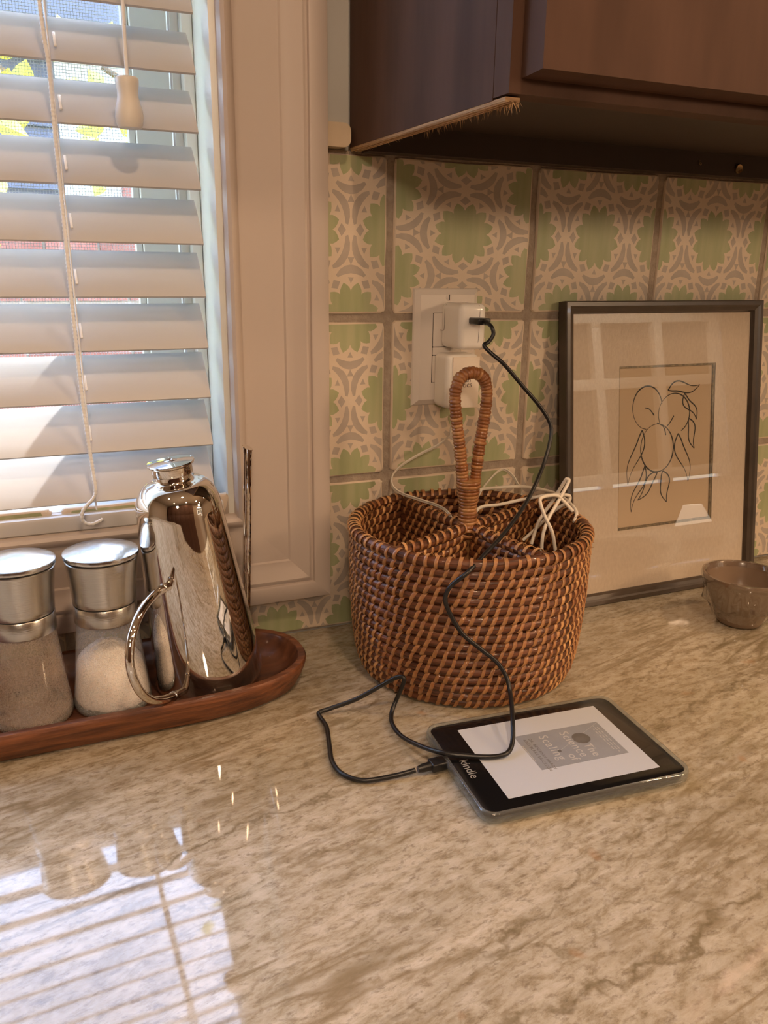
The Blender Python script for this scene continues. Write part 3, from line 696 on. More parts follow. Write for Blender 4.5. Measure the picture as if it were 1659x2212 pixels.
# ================================================================== TRAY AND WHAT STANDS ON IT
TCX, TCY, THL, THW = -0.34, -0.083, 0.2225, 0.0655
def outline(off, n=96):
    """rounded oblong: straight flanks and rounded ends"""
    out = []; L, Wd = THL + off, THW + off; e = 0.110
    for k in range(n):
        t = 2 * PI * k / n; c, s = math.cos(t), math.sin(t); p = 2 / 2.35
        x = abs(c) ** p * e * (L / THL); y = abs(s) ** p * Wd
        X = (L - e * (L / THL) + x) * (1 if c >= 0 else -1)
        out.append((TCX + X, TCY + y * (1 if s >= 0 else -1) + 0.02 * 0))
    return out
TR = [(-0.0300, 0.0000), (-0.0125, 0.0000), (-0.0085, 0.0030), (-0.0035, 0.0130), (-0.0005, 0.0215), (0.0, 0.0255), (-0.0010, 0.0272)]
TI = [(-0.0010, 0.0272), (-0.0062, 0.0272), (-0.0074, 0.0262), (-0.0105, 0.0200), (-0.0150, 0.0130), (-0.0205, 0.0092), (-0.0290, 0.0082)]
vs, fs, mi = [], [], []
rings = TR + TI[1:]
for off, z in rings: vs += [(x, y, z) for x, y in outline(off)]
n = 96
for l in range(len(rings) - 1):
    for i in range(n): j = (i + 1) % n; fs.append((l * n + i, l * n + j, (l + 1) * n + j, (l + 1) * n + i)); mi.append(1 if 1 <= l <= 6 else 0)
fs.append(tuple(range(n))[::-1]); mi.append(0)
fs.append(tuple(range((len(rings) - 1) * n, len(rings) * n))); mi.append(0)
tray = raw('serving_tray', vs, fs, [M_wood, M_woodraw], None, 45)
tray.data.polygons.foreach_set('material_index', mi)
tag(tray, 'long reddish brown wooden tray with rounded end holding the mills and chrome pot', 'tray')

def mill(x, y, jarmat, label, zlift=0.0085):
    t = empty('spice_mill', (x, y, zlift), label, 'mill', 'glass and steel mills on the wooden tray')
    lathe('glass_jar', [(0.0232, 0.0775), (0.0236, 0.0740), (0.0262, 0.0480), (0.0290, 0.0220), (0.0308, 0.0085), (0.0311, 0.0040), (0.0300, 0.0015),], jarmat, t, 64)
    lathe('jar_base', [(0, 0.0), (0.0290, 0.0), (0.0305, 0.0018), (0.0309, 0.0045), (0.0295, 0.0060), (0, 0.0056)], M_jarbase, t, 64)
    lathe('collar', [(0.0205, 0.0760), (0.0244, 0.0760), (0.0248, 0.0768), (0.0246, 0.0902), (0.0242, 0.0908), (0.0, 0.0908)], M_steel, t, 72)
    lathe('seam', [(0.0225, 0.0905), (0.0238, 0.0905), (0.0238, 0.0922), (0.0, 0.0922)], M_black, t, 48)
    lathe('grinder_head', [(0, 0.0918), (0.0242, 0.0918), (0.0246, 0.0924), (0.0247, 0.0960), (0.0256, 0.1080), (0.0268, 0.1190), (0.0278, 0.1265), (0.0279, 0.1276), (0.0272, 0.1282), (0, 0.1282)], M_steel, t, 72)
    lathe('cap_gap', [(0, 0.1280), (0.0262, 0.1280), (0.0262, 0.1298), (0, 0.1298)], M_black, t, 48)
    lathe('cap', [(0, 0.1295), (0.0280, 0.1295), (0.0290, 0.1302), (0.0292, 0.1318), (0.0288, 0.1332), (0.0278, 0.1338), (0.0150, 0.1362), (0.0, 0.1388)], M_steelcap, t, 96, smooth=28)
    return t
SMX, SMY, PMX, PMY = -0.2845, -0.0903, -0.3464, -0.0906
mill(SMX, SMY, M_jar, 'salt mill half full of white and pink salt, nearest the chrome pot')
mill(PMX, PMY, M_jard, 'nearly empty pepper mill with brown dusty glass, cut off by the photo edge')
def heap(name, c, prof, m, lean=(0, 0), n=56, seed=1, amp=0.001):
    rn = random.Random(seed); vs, fs = lathe_data(prof, n, (0, 0, 0)); out = []
    rmax = max(r for r, z in prof)
    for x, y, z in vs:
        k = z / max(p[1] for p in prof)
        out.append((c[0] + x + lean[0] * k * 0.0, c[1] + y, c[2] + z + (lean[0] * x + lean[1] * y) * k + rn.uniform(-amp, amp) * (1 if math.hypot(x, y) < rmax * 0.97 else 0)))
    return raw(name, out, fs, m, None, 80)
sp = [(0, 0.0062), (0.0285, 0.0062), (0.0296, 0.010), (0.0284, 0.019), (0.0270, 0.030), (0.0257, 0.0385), (0.0235, 0.0412), (0.019, 0.0455), (0.014, 0.0500), (0.008, 0.0535), (0.003, 0.055), (0, 0.0553)]
tag(heap('salt', (SMX, SMY, 0.0085), sp, M_salt, (-0.1, 0.16), seed=4), 'heap of white and pink coarse salt inside the salt mill', 'salt', kind='stuff')
pp = [(0, 0.0062), (0.0285, 0.0062), (0.0290, 0.0085), (0.022, 0.0092), (0.015, 0.0100), (0.006, 0.0098), (0, 0.0096)]
tag(heap('pepper_dust', (PMX, PMY, 0.0085), pp, M_dust, (0, 0.05), seed=5, amp=0.0004), 'thin layer of ground pepper dust in the bottom of the pepper mill', 'pepper', kind='stuff')
for i, (a, r) in enumerate([(12, 0.0225), (25, 0.0228), (38, 0.0222), (2, 0.0180), (-3, 0.0235), (120, 0.0230), (200, 0.0228)]):
    bm = bmesh.new(); bmesh.ops.create_icosphere(bm, subdivisions=2, radius=0.0022)
    rn = random.Random(i)
    for v in bm.verts: v.co *= rn.uniform(0.88, 1.1)
    o = obj('peppercorn', bm, M_corn, None, 80); o.location = (PMX + r * math.cos(math.radians(a)), PMY + r * math.sin(math.radians(a)), 0.0200)
    tag(o, 'dark peppercorn lying on the dust inside the pepper mill', 'peppercorn', 'peppercorns inside the pepper mill')

# ---- polished pot, leaning to the left in the tray
K0 = Vector((-0.2025, -0.0840, 0.0150)); KA = Vector((-0.124, -0.047, 1.0)).normalized()
kt = empty('coffee_pot', K0, 'polished chrome coffee pot with round lid and loop handle, leaning in the tray', 'pot')
q = Vector((0, 0, 1)).rotation_difference(KA); kt.rotation_mode = 'QUATERNION'; kt.rotation_quaternion = q
KP = [(0, 0.0010), (0.030, 0.0006), (0.0430, 0.0), (0.0458, 0.0008), (0.0466, 0.0030), (0.0464, 0.0060)]
for i in range(1, 13): KP.append((0.0464 + (0.0342 - 0.0464) * i / 12, 0.006 + (0.155 - 0.006) * i / 12))
for i in range(1, 13):
    a = i / 12 * PI / 2 * 0.93; KP.append((0.0342 - 0.0006 * i / 12 - 0.0155 * (1 - math.cos(a)), 0.155 + 0.0255 * math.sin(a)))
KP += [(0.0165, 0.1812), (0.0150, 0.1822), (0.0146, 0.1842), (0.0146, 0.190)]
lathe('body', KP, M_chrome, kt, 128, smooth=60)
lathe('neck_band', [(0.0146, 0.1868), (0.0160, 0.1868), (0.0163, 0.1878), (0.0163, 0.1945), (0.0, 0.1945)], M_chrome, kt, 72)
lid = lathe('lid', [(0, 0.1940), (0.0176, 0.1942), (0.0186, 0.1952), (0.0187, 0.1962), (0.0182, 0.1968), (0.012, 0.1976), (0.0, 0.1980)], M_chrome, kt, 96)
MB_ = MB()
for k in range(3):
    pth = [Vector((0.0016 * (k + 1) * math.cos(a), 0.0016 * (k + 1) * math.sin(a), 0.1979 - 0.00004 * k)) for a in [2 * PI * i / 20 + k for i in range(15)]]
    v_, f_, u_ = tube_data(pth, 0.00035, 5); MB_.add(v_, f_, 0, u_)
MB_.build('lid_emblem', M_steelcap, lid, 60)
HP = [(0.0315, 0.1040), (0.0345, 0.1046), (0.0461, 0.1079), (0.0618, 0.1094), (0.0779, 0.1076), (0.0919, 0.1011), (0.1016, 0.0913), (0.1070, 0.0789), (0.1067, 0.0641), (0.1015, 0.0492), (0.0911, 0.0361), (0.0771, 0.0263), (0.0619, 0.0192), (0.0490, 0.0142), (0.0430, 0.0125)]
KW = Vector((-0.5976, -0.7941, -0.1114)); KWl = q.inverted() @ KW; KWl.z = 0; KWl.normalize()
hp = [KWl * a + Vector((0, 0, h)) for a, h in HP]
hd = tube('handle', catmull(hp, 8), 0.0034, M_chrome, kt, 16)
for i in (2, 12):
    d_ = (hp[i + 1] - hp[i - 1]).normalized()
    tube('handle_collar', [hp[i] - d_ * 0.0014, hp[i] - d_ * 0.0009, hp[i] + d_ * 0.0009, hp[i] + d_ * 0.0014], lambda j, L: (0.0035, 0.0040, 0.0040, 0.0035)[j], M_chrome, hd, 18)

# ---- fluted steel rod standing in the tray behind the pot
rb, rt = Vector((-0.1596, -0.040, 0.0110)), Vector((-0.1515, -0.040, 0.2048))
vs, fs = [], []; n = 30; dirv = (rt - rb).normalized(); e1 = Vector((1, 0, 0)); e1 = (e1 - dirv * e1.dot(dirv)).normalized(); e2 = dirv.cross(e1)
secs = [(0, 1), (0.92, 1), (0.965, 1), (0.985, 1.08), (1.0, 1.32)]
for t, kx in secs:
    for i in range(n):
        a = 2 * PI * i / n; r = (0.0036 if i % 3 else 0.0030); p = rb + (rt - rb) * t
        vs.append(p + e1 * math.cos(a) * r * kx + e2 * math.sin(a) * r * (1 if t < 0.98 else 0.9) + (dirv * (0.0022 * math.cos(a - 2.4)) if t == 1.0 else Vector()))
for l in range(len(secs) - 1):
    for i in range(n): j = (i + 1) % n; fs.append((l * n + i, l * n + j, (l + 1) * n + j, (l + 1) * n + i))
fs += [tuple(range(n))[::-1], tuple(range((len(secs) - 1) * n, len(secs) * n))]
tag(raw('steel_rod', vs, fs, M_chrome, None, 25), 'thin fluted chrome rod with a flared tip, upright behind the chrome pot', 'rod')

# ================================================================== WICKER BASKET
BX, BY = 0.0345, -0.1120
bk = empty('wicker_basket', (BX, BY, 0.0012), 'round dark brown coiled rattan caddy with four compartments and looped handle', 'basket')
NC = 17; PITCH = 0.0080
def brad(z):
    T = [(0, 0.0925), (0.008, 0.0972), (0.02, 0.1002), (0.045, 0.1030), (0.075, 0.1050), (0.11, 0.1056), (0.14, 0.1056)]
    for (a, ra), (b, rb_) in zip(T, T[1:]):
        if z <= b: return ra + (rb_ - ra) * (z - a) / (b - a)
    return T[-1][1]
CRAD = 0.0043
zc = [0.0046 + PITCH * k for k in range(NC)]
def ringpath(r, z, n=110, ph=0):
    return [Vector((r * math.cos(2 * PI * i / n), r * math.sin(2 * PI * i / n), z + 0.0006 * math.sin(5 * 2 * PI * i / n + ph) + 0.0004 * math.sin(11 * 2 * PI * i / n + 2 * ph))) for i in range(n)]
for k, z in enumerate(zc):
    v_, f_, u_ = tube_data(ringpath(brad(z), z, 110, k), CRAD * (1.12 if k == NC - 1 else 1.0), 9, True)
    raw('coil', v_, f_, M_coil, bk, 80, u_)
lathe('base_weave', [(0, 0.002), (0.0925, 0.002), (0.0925, 0.008), (0, 0.008)], M_coil, bk, 48)
# a stitch: thin strip of rattan skin bent over one coil, slanting
def stitch_geo(h=0.0053, lean=0.0027, wd=0.0017, out=0.0050, th=0.0005, turn=80, seg=8):
    vs = []; 
    for i in range(seg + 1):
        t = -1 + 2 * i / seg; a = math.radians(turn) * t
        zz = h * math.sin(a) / (math.sin(math.radians(turn)) if turn < 90 else 1.0); rr = out * (math.cos(a) - (0.10 if turn < 90 else 0.0)) ; tt = lean * t
        for s in (-1, -0.35, 0.35, 1): vs.append((rr + (0.0004 if abs(s) < 0.5 else 0), tt + s * wd, zz))
    fs = []
    for i in range(seg):
        for j in range(3): fs.append((i * 4 + j, i * 4 + j + 1, i * 4 + 5 + j, i * 4 + 4 + j))
    m = len(vs); vs2 = [(x - th, y, z) for x, y, z in vs]
    fs2 = [tuple(reversed([i + m for i in f])) for f in fs]
    side = []
    for i in range(seg):
        side.append((i * 4, i * 4 + 4, i * 4 + 4 + m, i * 4 + m)); side.append((i * 4 + 3, i * 4 + 3 + m, i * 4 + 7 + m, i * 4 + 7))
    return vs + vs2, fs + fs2 + side
SV, SF = stitch_geo()
RV, RF = stitch_geo(h=0.0056, lean=0.0026, out=0.0056, turn=178, wd=0.0015, seg=18)   # over the rim
def me_from(vs, fs, name, m):
    me = bpy.data.meshes.new(name); me.from_pydata(vs, [], fs); me.materials.append(m); shade(me, 60); me.update(); return me
stm, rimm = me_from(SV, SF, 'stitch', M_stitch), me_from(RV, RF, 'stitch', M_stitch)
rn = random.Random(11); plc = []
for k, z in enumerate(zc):
    nst = 74; r = brad(z)
    for i in range(nst):
        a = 2 * PI * (i + 0.30 * k) / nst + rn.uniform(-0.012, 0.012)
        plc.append((k, a, r, z + rn.uniform(-0.0005, 0.0005), rn.uniform(-0.12, 0.12), rn.uniform(0.85, 1.15)))
camdir = math.atan2(-0.7403 - BY, -0.3222 - BX)
def mtx(k, a, r, z, tl, sc):
    tilt = -math.atan2(brad(min(z + 0.004, 0.139)) - brad(max(z - 0.004, 0)), 0.008)
    return Matrix.Translation((r * math.cos(a), r * math.sin(a), z)) @ Matrix.Rotation(a, 4, 'Z') @ Matrix.Rotation(-tilt, 4, 'Y') @ Matrix.Rotation(tl, 4, 'X') @ Matrix.Diagonal((1.0 if k < NC - 1 else 1.05, sc, 1, 1))
plc.sort(key=lambda p: -(math.cos(p[1] - camdir) + 0.15 * p[3] / 0.14))
sf = MB()
for i, p in enumerate(plc):
    rim = p[0] == NC - 1; m4 = mtx(*p)
    if i < 300:
        o = bpy.data.objects.new('stitch', rimm if rim else stm); COL.objects.link(o); o.parent = bk; o.matrix_local = m4
    else:
        sf.add([m4 @ Vector(v) for v in (RV if rim else SV)], RF if rim else SF)
# inside faces of the wall and the dividers
for k, z in enumerate(zc):
    if z < 0.05: continue
    for i in range(60):
        a = 2 * PI * (i + 0.5 * (k % 2)) / 60; m4 = Matrix.Translation((brad(z) * math.cos(a), brad(z) * math.sin(a), z)) @ Matrix.Rotation(a + PI, 4, 'Z')
        if k < NC - 1: sf.add([m4 @ Vector(v) for v in SV], SF)
DIV = [math.radians(22.4), math.radians(101.5), math.radians(202.4), math.radians(281.5)]
R_in = 0.1010
for a in DIV:
    dvd = empty('divider', (0, 0, 0)); dvd.parent = bk
    ux, uy = math.cos(a), math.sin(a)
    for k, z in enumerate(zc):
        if z < 0.02: continue
        zz = z - 0.0015
        pts = [Vector((ux * (0.006 + (R_in - 0.006) * s), uy * (0.006 + (R_in - 0.006) * s), zz - (0.004 if k >= NC - 1 else 0.002) * math.sin(PI * s) + 0.0005 * math.sin(9 * s + k))) for s in [i / 12 for i in range(13)]]
        v_, f_, u_ = tube_data(pts, CRAD * (1.1 if k == NC - 1 else 1), 9)
        raw('coil', v_, f_, M_coil, dvd, 80, u_)
        if z < 0.04: continue
        for i in range(9):
            s = (i + 0.4 + 0.5 * (k % 2)) / 9.5; p_ = Vector((ux * (0.006 + (R_in - 0.006) * s), uy * (0.006 + (R_in - 0.006) * s), zz - 0.002 * math.sin(PI * s)))
            for sd in (1, -1):
                top = k == NC - 1
                m4 = Matrix.Translation(p_) @ Matrix.Rotation(a + sd * PI / 2, 4, 'Z')
                if top:
                    if sd == 1: sf.add([m4 @ Vector(v) for v in RV], RF)
                else: sf.add([m4 @ Vector(v) for v in SV], SF)
tag(sf.build('stitching', M_stitch, bk, 60), kind='stuff')
# centre post and handle
mb = MB()
for dx, dy in ((-0.0032, -0.0032), (0.0006, -0.0048), (0.0032, 0.0006), (-0.0040, 0.001)): mb.box(dx - 0.0021, dx + 0.0021, dy - 0.0016, dy + 0.0016, 0.006, 0.128)
mb.build('centre_post', M_reed, bk)
HA = math.radians(2)
def HV(x, z, y=0): return Vector((x * math.cos(HA) - 0.0025 * (z - 0.136) / 0.136 - 0.002, x * math.sin(HA) + y, z))
HW = [(-0.0058, 0.172), (-0.0072, 0.185), (-0.0098, 0.205), (-0.0135, 0.228), (-0.0158, 0.246), (-0.0152, 0.258), (-0.0105, 0.2675), (0.0, 0.2712), (0.0105, 0.2675), (0.0155, 0.258), (0.0162, 0.246), (0.0140, 0.228), (0.0104, 0.205), (0.0080, 0.185), (0.0066, 0.172)]
hpath = []
P_ = catmull([HV(x, z) for x, z in HW], 14)
for a_, b_ in zip(P_, P_[1:]):
    n_ = max(1, int((b_ - a_).length / 0.00038))
    for i in range(n_): hpath.append(a_ + (b_ - a_) * i / n_)
rj = random.Random(5); wj = [rj.uniform(-0.0006, 0.0006) for _ in range(200)]
def wrap_r(i, L):
    k = int(L / 0.0031); f = (L / 0.0031) % 1
    return 0.0044 + wj[k % 200] * 0.7 + 0.0011 * (math.sin(PI * f) ** 0.5)
tube('handle', hpath, wrap_r, M_wrapc, bk, 14, smooth=50)
neck = []; nz = 150
for i in range(nz + 1): neck.append(HV(0, 0.128 + 0.048 * i / nz))
def neck_r(i, L):
    t = i / nz; base = 0.0098 - 0.0022 * math.sin(PI * min(1, t * 1.25)) + 0.0012 * max(0, t - 0.8) * 5
    k = int(L / 0.0031); f = (L / 0.0031) % 1
    return base + wj[(k * 3) % 200] * 0.6 + 0.0007 * (math.sin(PI * f) ** 0.5)
tube('handle_binding', neck, neck_r, M_wrapc, bk, 18, flat=(1.0, 1.05), smooth=50)
tube('tie_strip', [HV(-0.012, 0.1262, -0.007), HV(-0.004, 0.1235, -0.0098), HV(0.005, 0.1238, -0.0098), HV(0.013, 0.1265, -0.006)], 0.0016, M_stitch, bk, 8, flat=(1.0, 0.5))
# loose fibre ends at the rim
mb = MB()
for i in range(26):
    a = rn.uniform(-1.5, 0.6); r = 0.109; p_ = Vector((r * math.cos(a), r * math.sin(a), 0.135 + rn.uniform(-0.02, 0.003)))
    e = p_ + Vector((math.cos(a) * rn.uniform(0.001, 0.006), math.sin(a) * rn.uniform(0.001, 0.006), rn.uniform(-0.003, 0.005)))
    v_, f_, u_ = tube_data([p_, (p_ + e) / 2 + Vector((0, 0, 0.0008)), e], 0.0002, 4); mb.add(v_, f_, 0, u_)
tag(mb.build('loose_fibres', M_stitch, bk), kind='stuff')

# ================================================================== OUTLET AND CHARGERS
ot = empty('wall_outlet', (0, 0, 0), 'ivory double wall outlet plate on the tiles behind the basket handle', 'outlet')
px0, px1, pz0, pz1 = 0.0248, 0.0950, 0.2262, 0.3394
bm = bmesh.new()
vs = [(px0, -0.0002, pz0), (px1, -0.0002, pz0), (px1, -0.0002, pz1), (px0, -0.0002, pz1), (px0 + 0.001, -0.0022, pz0 + 0.001), (px1 - 0.001, -0.0022, pz0 + 0.001), (px1 - 0.001, -0.0022, pz1 - 0.001), (px0 + 0.001, -0.0022, pz1 - 0.001),
      (px0 + 0.006, -0.0060, pz0 + 0.006), (px1 - 0.006, -0.0060, pz0 + 0.006), (px1 - 0.006, -0.0060, pz1 - 0.006), (px0 + 0.006, -0.0060, pz1 - 0.006)]
fs = [(0, 1, 5, 4), (1, 2, 6, 5), (2, 3, 7, 6), (3, 0, 4, 7), (4, 5, 9, 8), (5, 6, 10, 9), (6, 7, 11, 10), (7, 4, 8, 11), (8, 9, 10, 11)]
bvs = [bm.verts.new(v) for v in vs]; [bm.faces.new([bvs[i] for i in f]) for f in fs]
obj('cover_plate', bm, M_plate, ot, 20)
box('socket_shadow_line', 0.0440, 0.0758, -0.0063, -0.0055, 0.2490, 0.3166, M_slot, ot, 0.0012)
for z0, z1 in ((0.2494, 0.2756), (0.2762, 0.2836), (0.2842, 0.3162)):
    box('socket_insert', 0.0445, 0.0753, -0.0072, -0.0056, z0, z1, M_plate, ot, 0.0008)
scw = lathe('plate_screw', [(0, 0.0012), (0.0024, 0.0010), (0.0032, 0.0003), (0.0032, 0)], M_plate, ot, 24)
scw.matrix_local = Matrix.Translation((0.0607, -0.0060, 0.3310)) @ Matrix.Rotation(PI / 2, 4, 'X')
box('screw_slot', 0.0604, 0.0610, -0.0075, -0.0070, 0.3282, 0.3338, M_slot, ot)
c1 = empty('usb_charger', (0.0655, -0.0072, 0.3055), 'white glossy cube usb charger in the upper socket with a black plug in it', 'charger', 'white chargers plugged into the wall outlet')
def rbox(name, x0, x1, y0, y1, z0, z1, m, parent, bev, seg=5): return box(name, x0, x1, y0, y1, z0, z1, m, parent, bev, seg, 60)
bx = rbox('housing', -0.0142, 0.0140, -0.0418, -0.0003, -0.0210, 0.0215, M_plastic, c1, 0.0058, 6)
# seam of the plug adapter and the front seam
def seam(name, pts, parent, r=0.00022): return tube(name, pts, r, M_slot, parent, 5)
seam('adapter_seam', [(-0.0143, -0.0009, -0.0052), (-0.0143, -0.0078, -0.0052), (-0.01432, -0.0090, -0.0040), (-0.01432, -0.0095, 0.0), (-0.0142, -0.0095, 0.0150), (-0.0131, -0.0096, 0.0190), (-0.0100, -0.0098, 0.0212)], c1)
seam('housing_seam', [(0.0056, -0.0358, 0.0214), (0.0058, -0.0400, 0.0200), (0.0060, -0.0416, 0.0165), (0.0060, -0.04185, 0.012), (0.0054, -0.04185, -0.012), (0.0050, -0.0414, -0.0165)], c1)
c2 = empty('power_adapter', (0.0628, -0.0072, 0.2530), 'white rounded power adapter with grey lettering in the lower socket', 'charger', 'white chargers plugged into the wall outlet')
rbox('housing', -0.0178, 0.0182, -0.0300, -0.0003, -0.0262, 0.0262, M_plastic, c2, 0.0055, 6)
box('front_panel', -0.0118, 0.0172, -0.0312, -0.0298, -0.0252, 0.0240, M_matte, c2, 0.0006, 2)
text_mesh('lettering', 'intan', 0.0074, M_ink, c2, (-0.0066, -0.03135, 0.0000), (1, 0, 0), (0, 0, 1), 0.00005, weight=0.0)
text_mesh('lettering', 'botics', 0.0074, M_ink, c2, (-0.0084, -0.03135, -0.0050), (1, 0, 0), (0, 0, 1), 0.00005, weight=0.0)

# ================================================================== CABLES
CB = [(0.0665, -0.0712, 0.3113), (0.0664, -0.080, 0.3082), (0.0675, -0.082, 0.3018), (0.0631, -0.082, 0.2953), (0.0573, -0.084, 0.2924), (0.0621, -0.088, 0.286), (0.073, -0.095, 0.2757), (0.0908, -0.1, 0.256), (0.108, -0.105, 0.2368), (0.1172, -0.11, 0.2199), (0.1137, -0.115, 0.2036), (0.1002, -0.125, 0.1829), (0.074, -0.145, 0.1622), (0.0353, -0.175, 0.1477), (-0.0008, -0.2, 0.138), (-0.0224, -0.2131, 0.131), (-0.0332, -0.2074, 0.1195), (-0.0367, -0.2048, 0.108), (-0.0329, -0.2064, 0.0953), (-0.0231, -0.2115, 0.0777), (-0.0093, -0.2183, 0.0648), (0.0039, -0.2228, 0.0525),
      (0.01, -0.2284, 0.0403), (0.0093, -0.2355, 0.0314), (0.0016, -0.2514, 0.027), (-0.0063, -0.266, 0.0225), (-0.0121, -0.276, 0.0175), (-0.0179, -0.2826, 0.014), (-0.0253, -0.2862, 0.0128), (-0.0362, -0.2845, 0.0125), (-0.0518, -0.2774, 0.0128), (-0.0666, -0.2687, 0.0135), (-0.0751, -0.2509, 0.010),
      (-0.0803, -0.2242, 0.0045), (-0.08, -0.2037, 0.004), (-0.0749, -0.1901, 0.006), (-0.0686, -0.185, 0.014), (-0.0656, -0.1872, 0.024), (-0.0631, -0.1877, 0.034), (-0.0675, -0.1834, 0.034), (-0.0786, -0.1775, 0.026), (-0.0989, -0.1713, 0.014), (-0.119, -0.1645, 0.006), (-0.129, -0.164, 0.004), (-0.1301, -0.1696, 0.003), (-0.1304, -0.1866, 0.0028), (-0.1368, -0.2113, 0.0028), (-0.1421, -0.2326, 0.0028), (-0.1405, -0.2503, 0.0028), (-0.1293, -0.2633, 0.0028), (-0.1071, -0.2671, 0.0032), (-0.0905, -0.2692, 0.0052)]
ck = empty('charging_cable', (0, 0, 0), 'black charging cable looping from the charger over the basket to the e-reader', 'cable')
tube('cord', catmull(CB, 8), 0.00185, M_cable, ck, 12)
pl = rbox('usb_plug', 0.0598, 0.0732, -0.0672, -0.0488, 0.3088, 0.3148, M_cable, ck, 0.0012, 2)
tube('strain_relief', [(0.0665, -0.0665, 0.3116), (0.0665, -0.0720, 0.3112)], lambda i, L: 0.0030 - 0.0006 * i, M_cable, pl, 12)
pk = rbox('micro_plug', -0.0785, -0.0655, -0.2746, -0.2640, 0.0026, 0.0092, M_cable, ck, 0.0012, 2)
tube('strain_relief', [(-0.0885, -0.2694, 0.0055), (-0.0845, -0.2694, 0.0057), (-0.0780, -0.2693, 0.0059)], lambda i, L: (0.0024, 0.0032, 0.0034)[i], M_cable, pk, 12)
w1 = [(0.0578, -0.026, 0.2285), (0.0572, -0.028, 0.214), (0.0556, -0.028, 0.2023), (0.0548, -0.026, 0.1973), (0.0452, -0.022, 0.1887), (0.027, -0.018, 0.1798), (0.0093, -0.016, 0.1699), (-0.0005, -0.016, 0.1599), (-0.0012, -0.018, 0.15), (0.0073, -0.022, 0.1425), (0.0201, -0.035, 0.1385), (0.0306, -0.055, 0.1365), (0.0303, -0.08, 0.1354), (0.034, -0.09, 0.120)]
cw = empty('adapter_cable', (0, 0, 0), 'thin white twin wire from the lower adapter drooping into the back of the basket', 'cable', 'white cables in the basket')
mb = MB()
for s in (-1, 1):
    v_, f_, u_ = tube_data(catmull([Vector(p) + Vector((0, -0.0006 * s, 0.00085 * s)) for p in w1], 8), 0.0009, 8); mb.add(v_, f_, 0, u_)
mb.build('wire', M_wcable, cw, 60)
w2 = [(0.0500, -0.075, 0.122), (0.0600, -0.070, 0.134), (0.0722, -0.06, 0.1419), (0.0987, -0.03, 0.1462), (0.1252, -0.015, 0.1557), (0.1381, -0.015, 0.149), (0.1431, -0.02, 0.1397), (0.142, -0.03, 0.1330), (0.125, -0.05, 0.120), (0.105, -0.06, 0.11)]
mb = MB()
for s in (-1, 1):
    v_, f_, u_ = tube_data(catmull([Vector(p) + Vector((0, -0.0006 * s, 0.00085 * s)) for p in w2], 8), 0.0009, 8); mb.add(v_, f_, 0, u_)
mb.build('wire', M_wcable, cw, 60)
cx = empty('white_cable', (0, 0, 0), 'thick white cable bundled in loops over the back right compartment of the basket', 'cable', 'white cables in the basket')
W3 = [(0.0600, -0.075, 0.132), (0.0777, -0.05, 0.145), (0.1124, -0.035, 0.1423), (0.1406, -0.035, 0.1405), (0.156, -0.055, 0.1400), (0.1515, -0.09, 0.1425), (0.1387, -0.13, 0.1410), (0.1300, -0.140, 0.134)]
W4 = [(0.0480, -0.090, 0.125), (0.0598, -0.085, 0.1392), (0.0827, -0.085, 0.1406), (0.1053, -0.09, 0.1448), (0.1204, -0.11, 0.1528), (0.1316, -0.12, 0.1548), (0.1376, -0.12, 0.1524), (0.1355, -0.12, 0.1471), (0.1271, -0.11, 0.136), (0.1168, -0.1, 0.1178), (0.1051, -0.095, 0.1048)]
W5 = [(0.1083, -0.105, 0.1038), (0.1154, -0.105, 0.1265), (0.1261, -0.11, 0.1476), (0.1304, -0.12, 0.168), (0.1314, -0.122, 0.1706), (0.1318, -0.124, 0.168), (0.1172, -0.13, 0.1517), (0.1047, -0.135, 0.1387), (0.0965, -0.14, 0.1255), (0.0962, -0.14, 0.1098)]
W6 = [(0.1044, -0.15, 0.1121), (0.0993, -0.15, 0.1305), (0.0935, -0.145, 0.1451), (0.0909, -0.14, 0.157), (0.0964, -0.135, 0.1599), (0.114, -0.13, 0.1587), (0.1222, -0.13, 0.1534), (0.1278, -0.14, 0.1444)]
for pth in (W3, W4, W5, W6): tube('strand', catmull(pth, 8), 0.00165, M_wcable, cx, 10)

# ================================================================== PICTURE FRAME
FB, FT = -0.058, -0.014
th = math.atan2(FT - FB, 0.328)
fn = Vector((0, -math.cos(th), math.sin(th))); fv = Vector((0, math.sin(th), math.cos(th)))
pf = empty('picture_frame', (0.1919, FB, 0.0), 'thin dark framed line drawing of fruit leaning against the tiles', 'picture')
# local frame: x right, y = depth away from viewer, z up the frame
Mf = Matrix((Vector((1, 0, 0)), -fn, fv)).transposed().to_4x4(); Mf.translation = Vector((0.1919, FB, 0.0002)); pf.matrix_world = Mf
FWd, FHt, FTK, FBW = 0.2734, 0.3303, 0.0132, 0.0135
FPR = [(0, FTK), (0, 0.0012), (0.0012, 0.0), (0.0052, 0.0), (0.0066, 0.0012), (0.0072, 0.0018), (0.0110, 0.0030), (0.0122, 0.0052), (0.0128, 0.0062), (0.0128, FTK)]
def rail(name, fa, fb):
    vs = [fa(s, y) for s, y in FPR] + [fb(s, y) for s, y in FPR]; n = len(FPR)
    bm = bmesh.new(); bv = [bm.verts.new(v) for v in vs]
    for f in [(i, (i + 1) % n, n + (i + 1) % n, n + i) for i in range(n)] + [tuple(range(n)), tuple(range(n, 2 * n))[::-1]]: bm.faces.new([bv[i] for i in f])
    return obj(name, bm, M_frame, pf, 25)
rail('rail', lambda s, y: (s, y, s), lambda s, y: (FWd - s, y, s)); rail('rail', lambda s, y: (s, y, FHt - s), lambda s, y: (FWd - s, y, FHt - s))
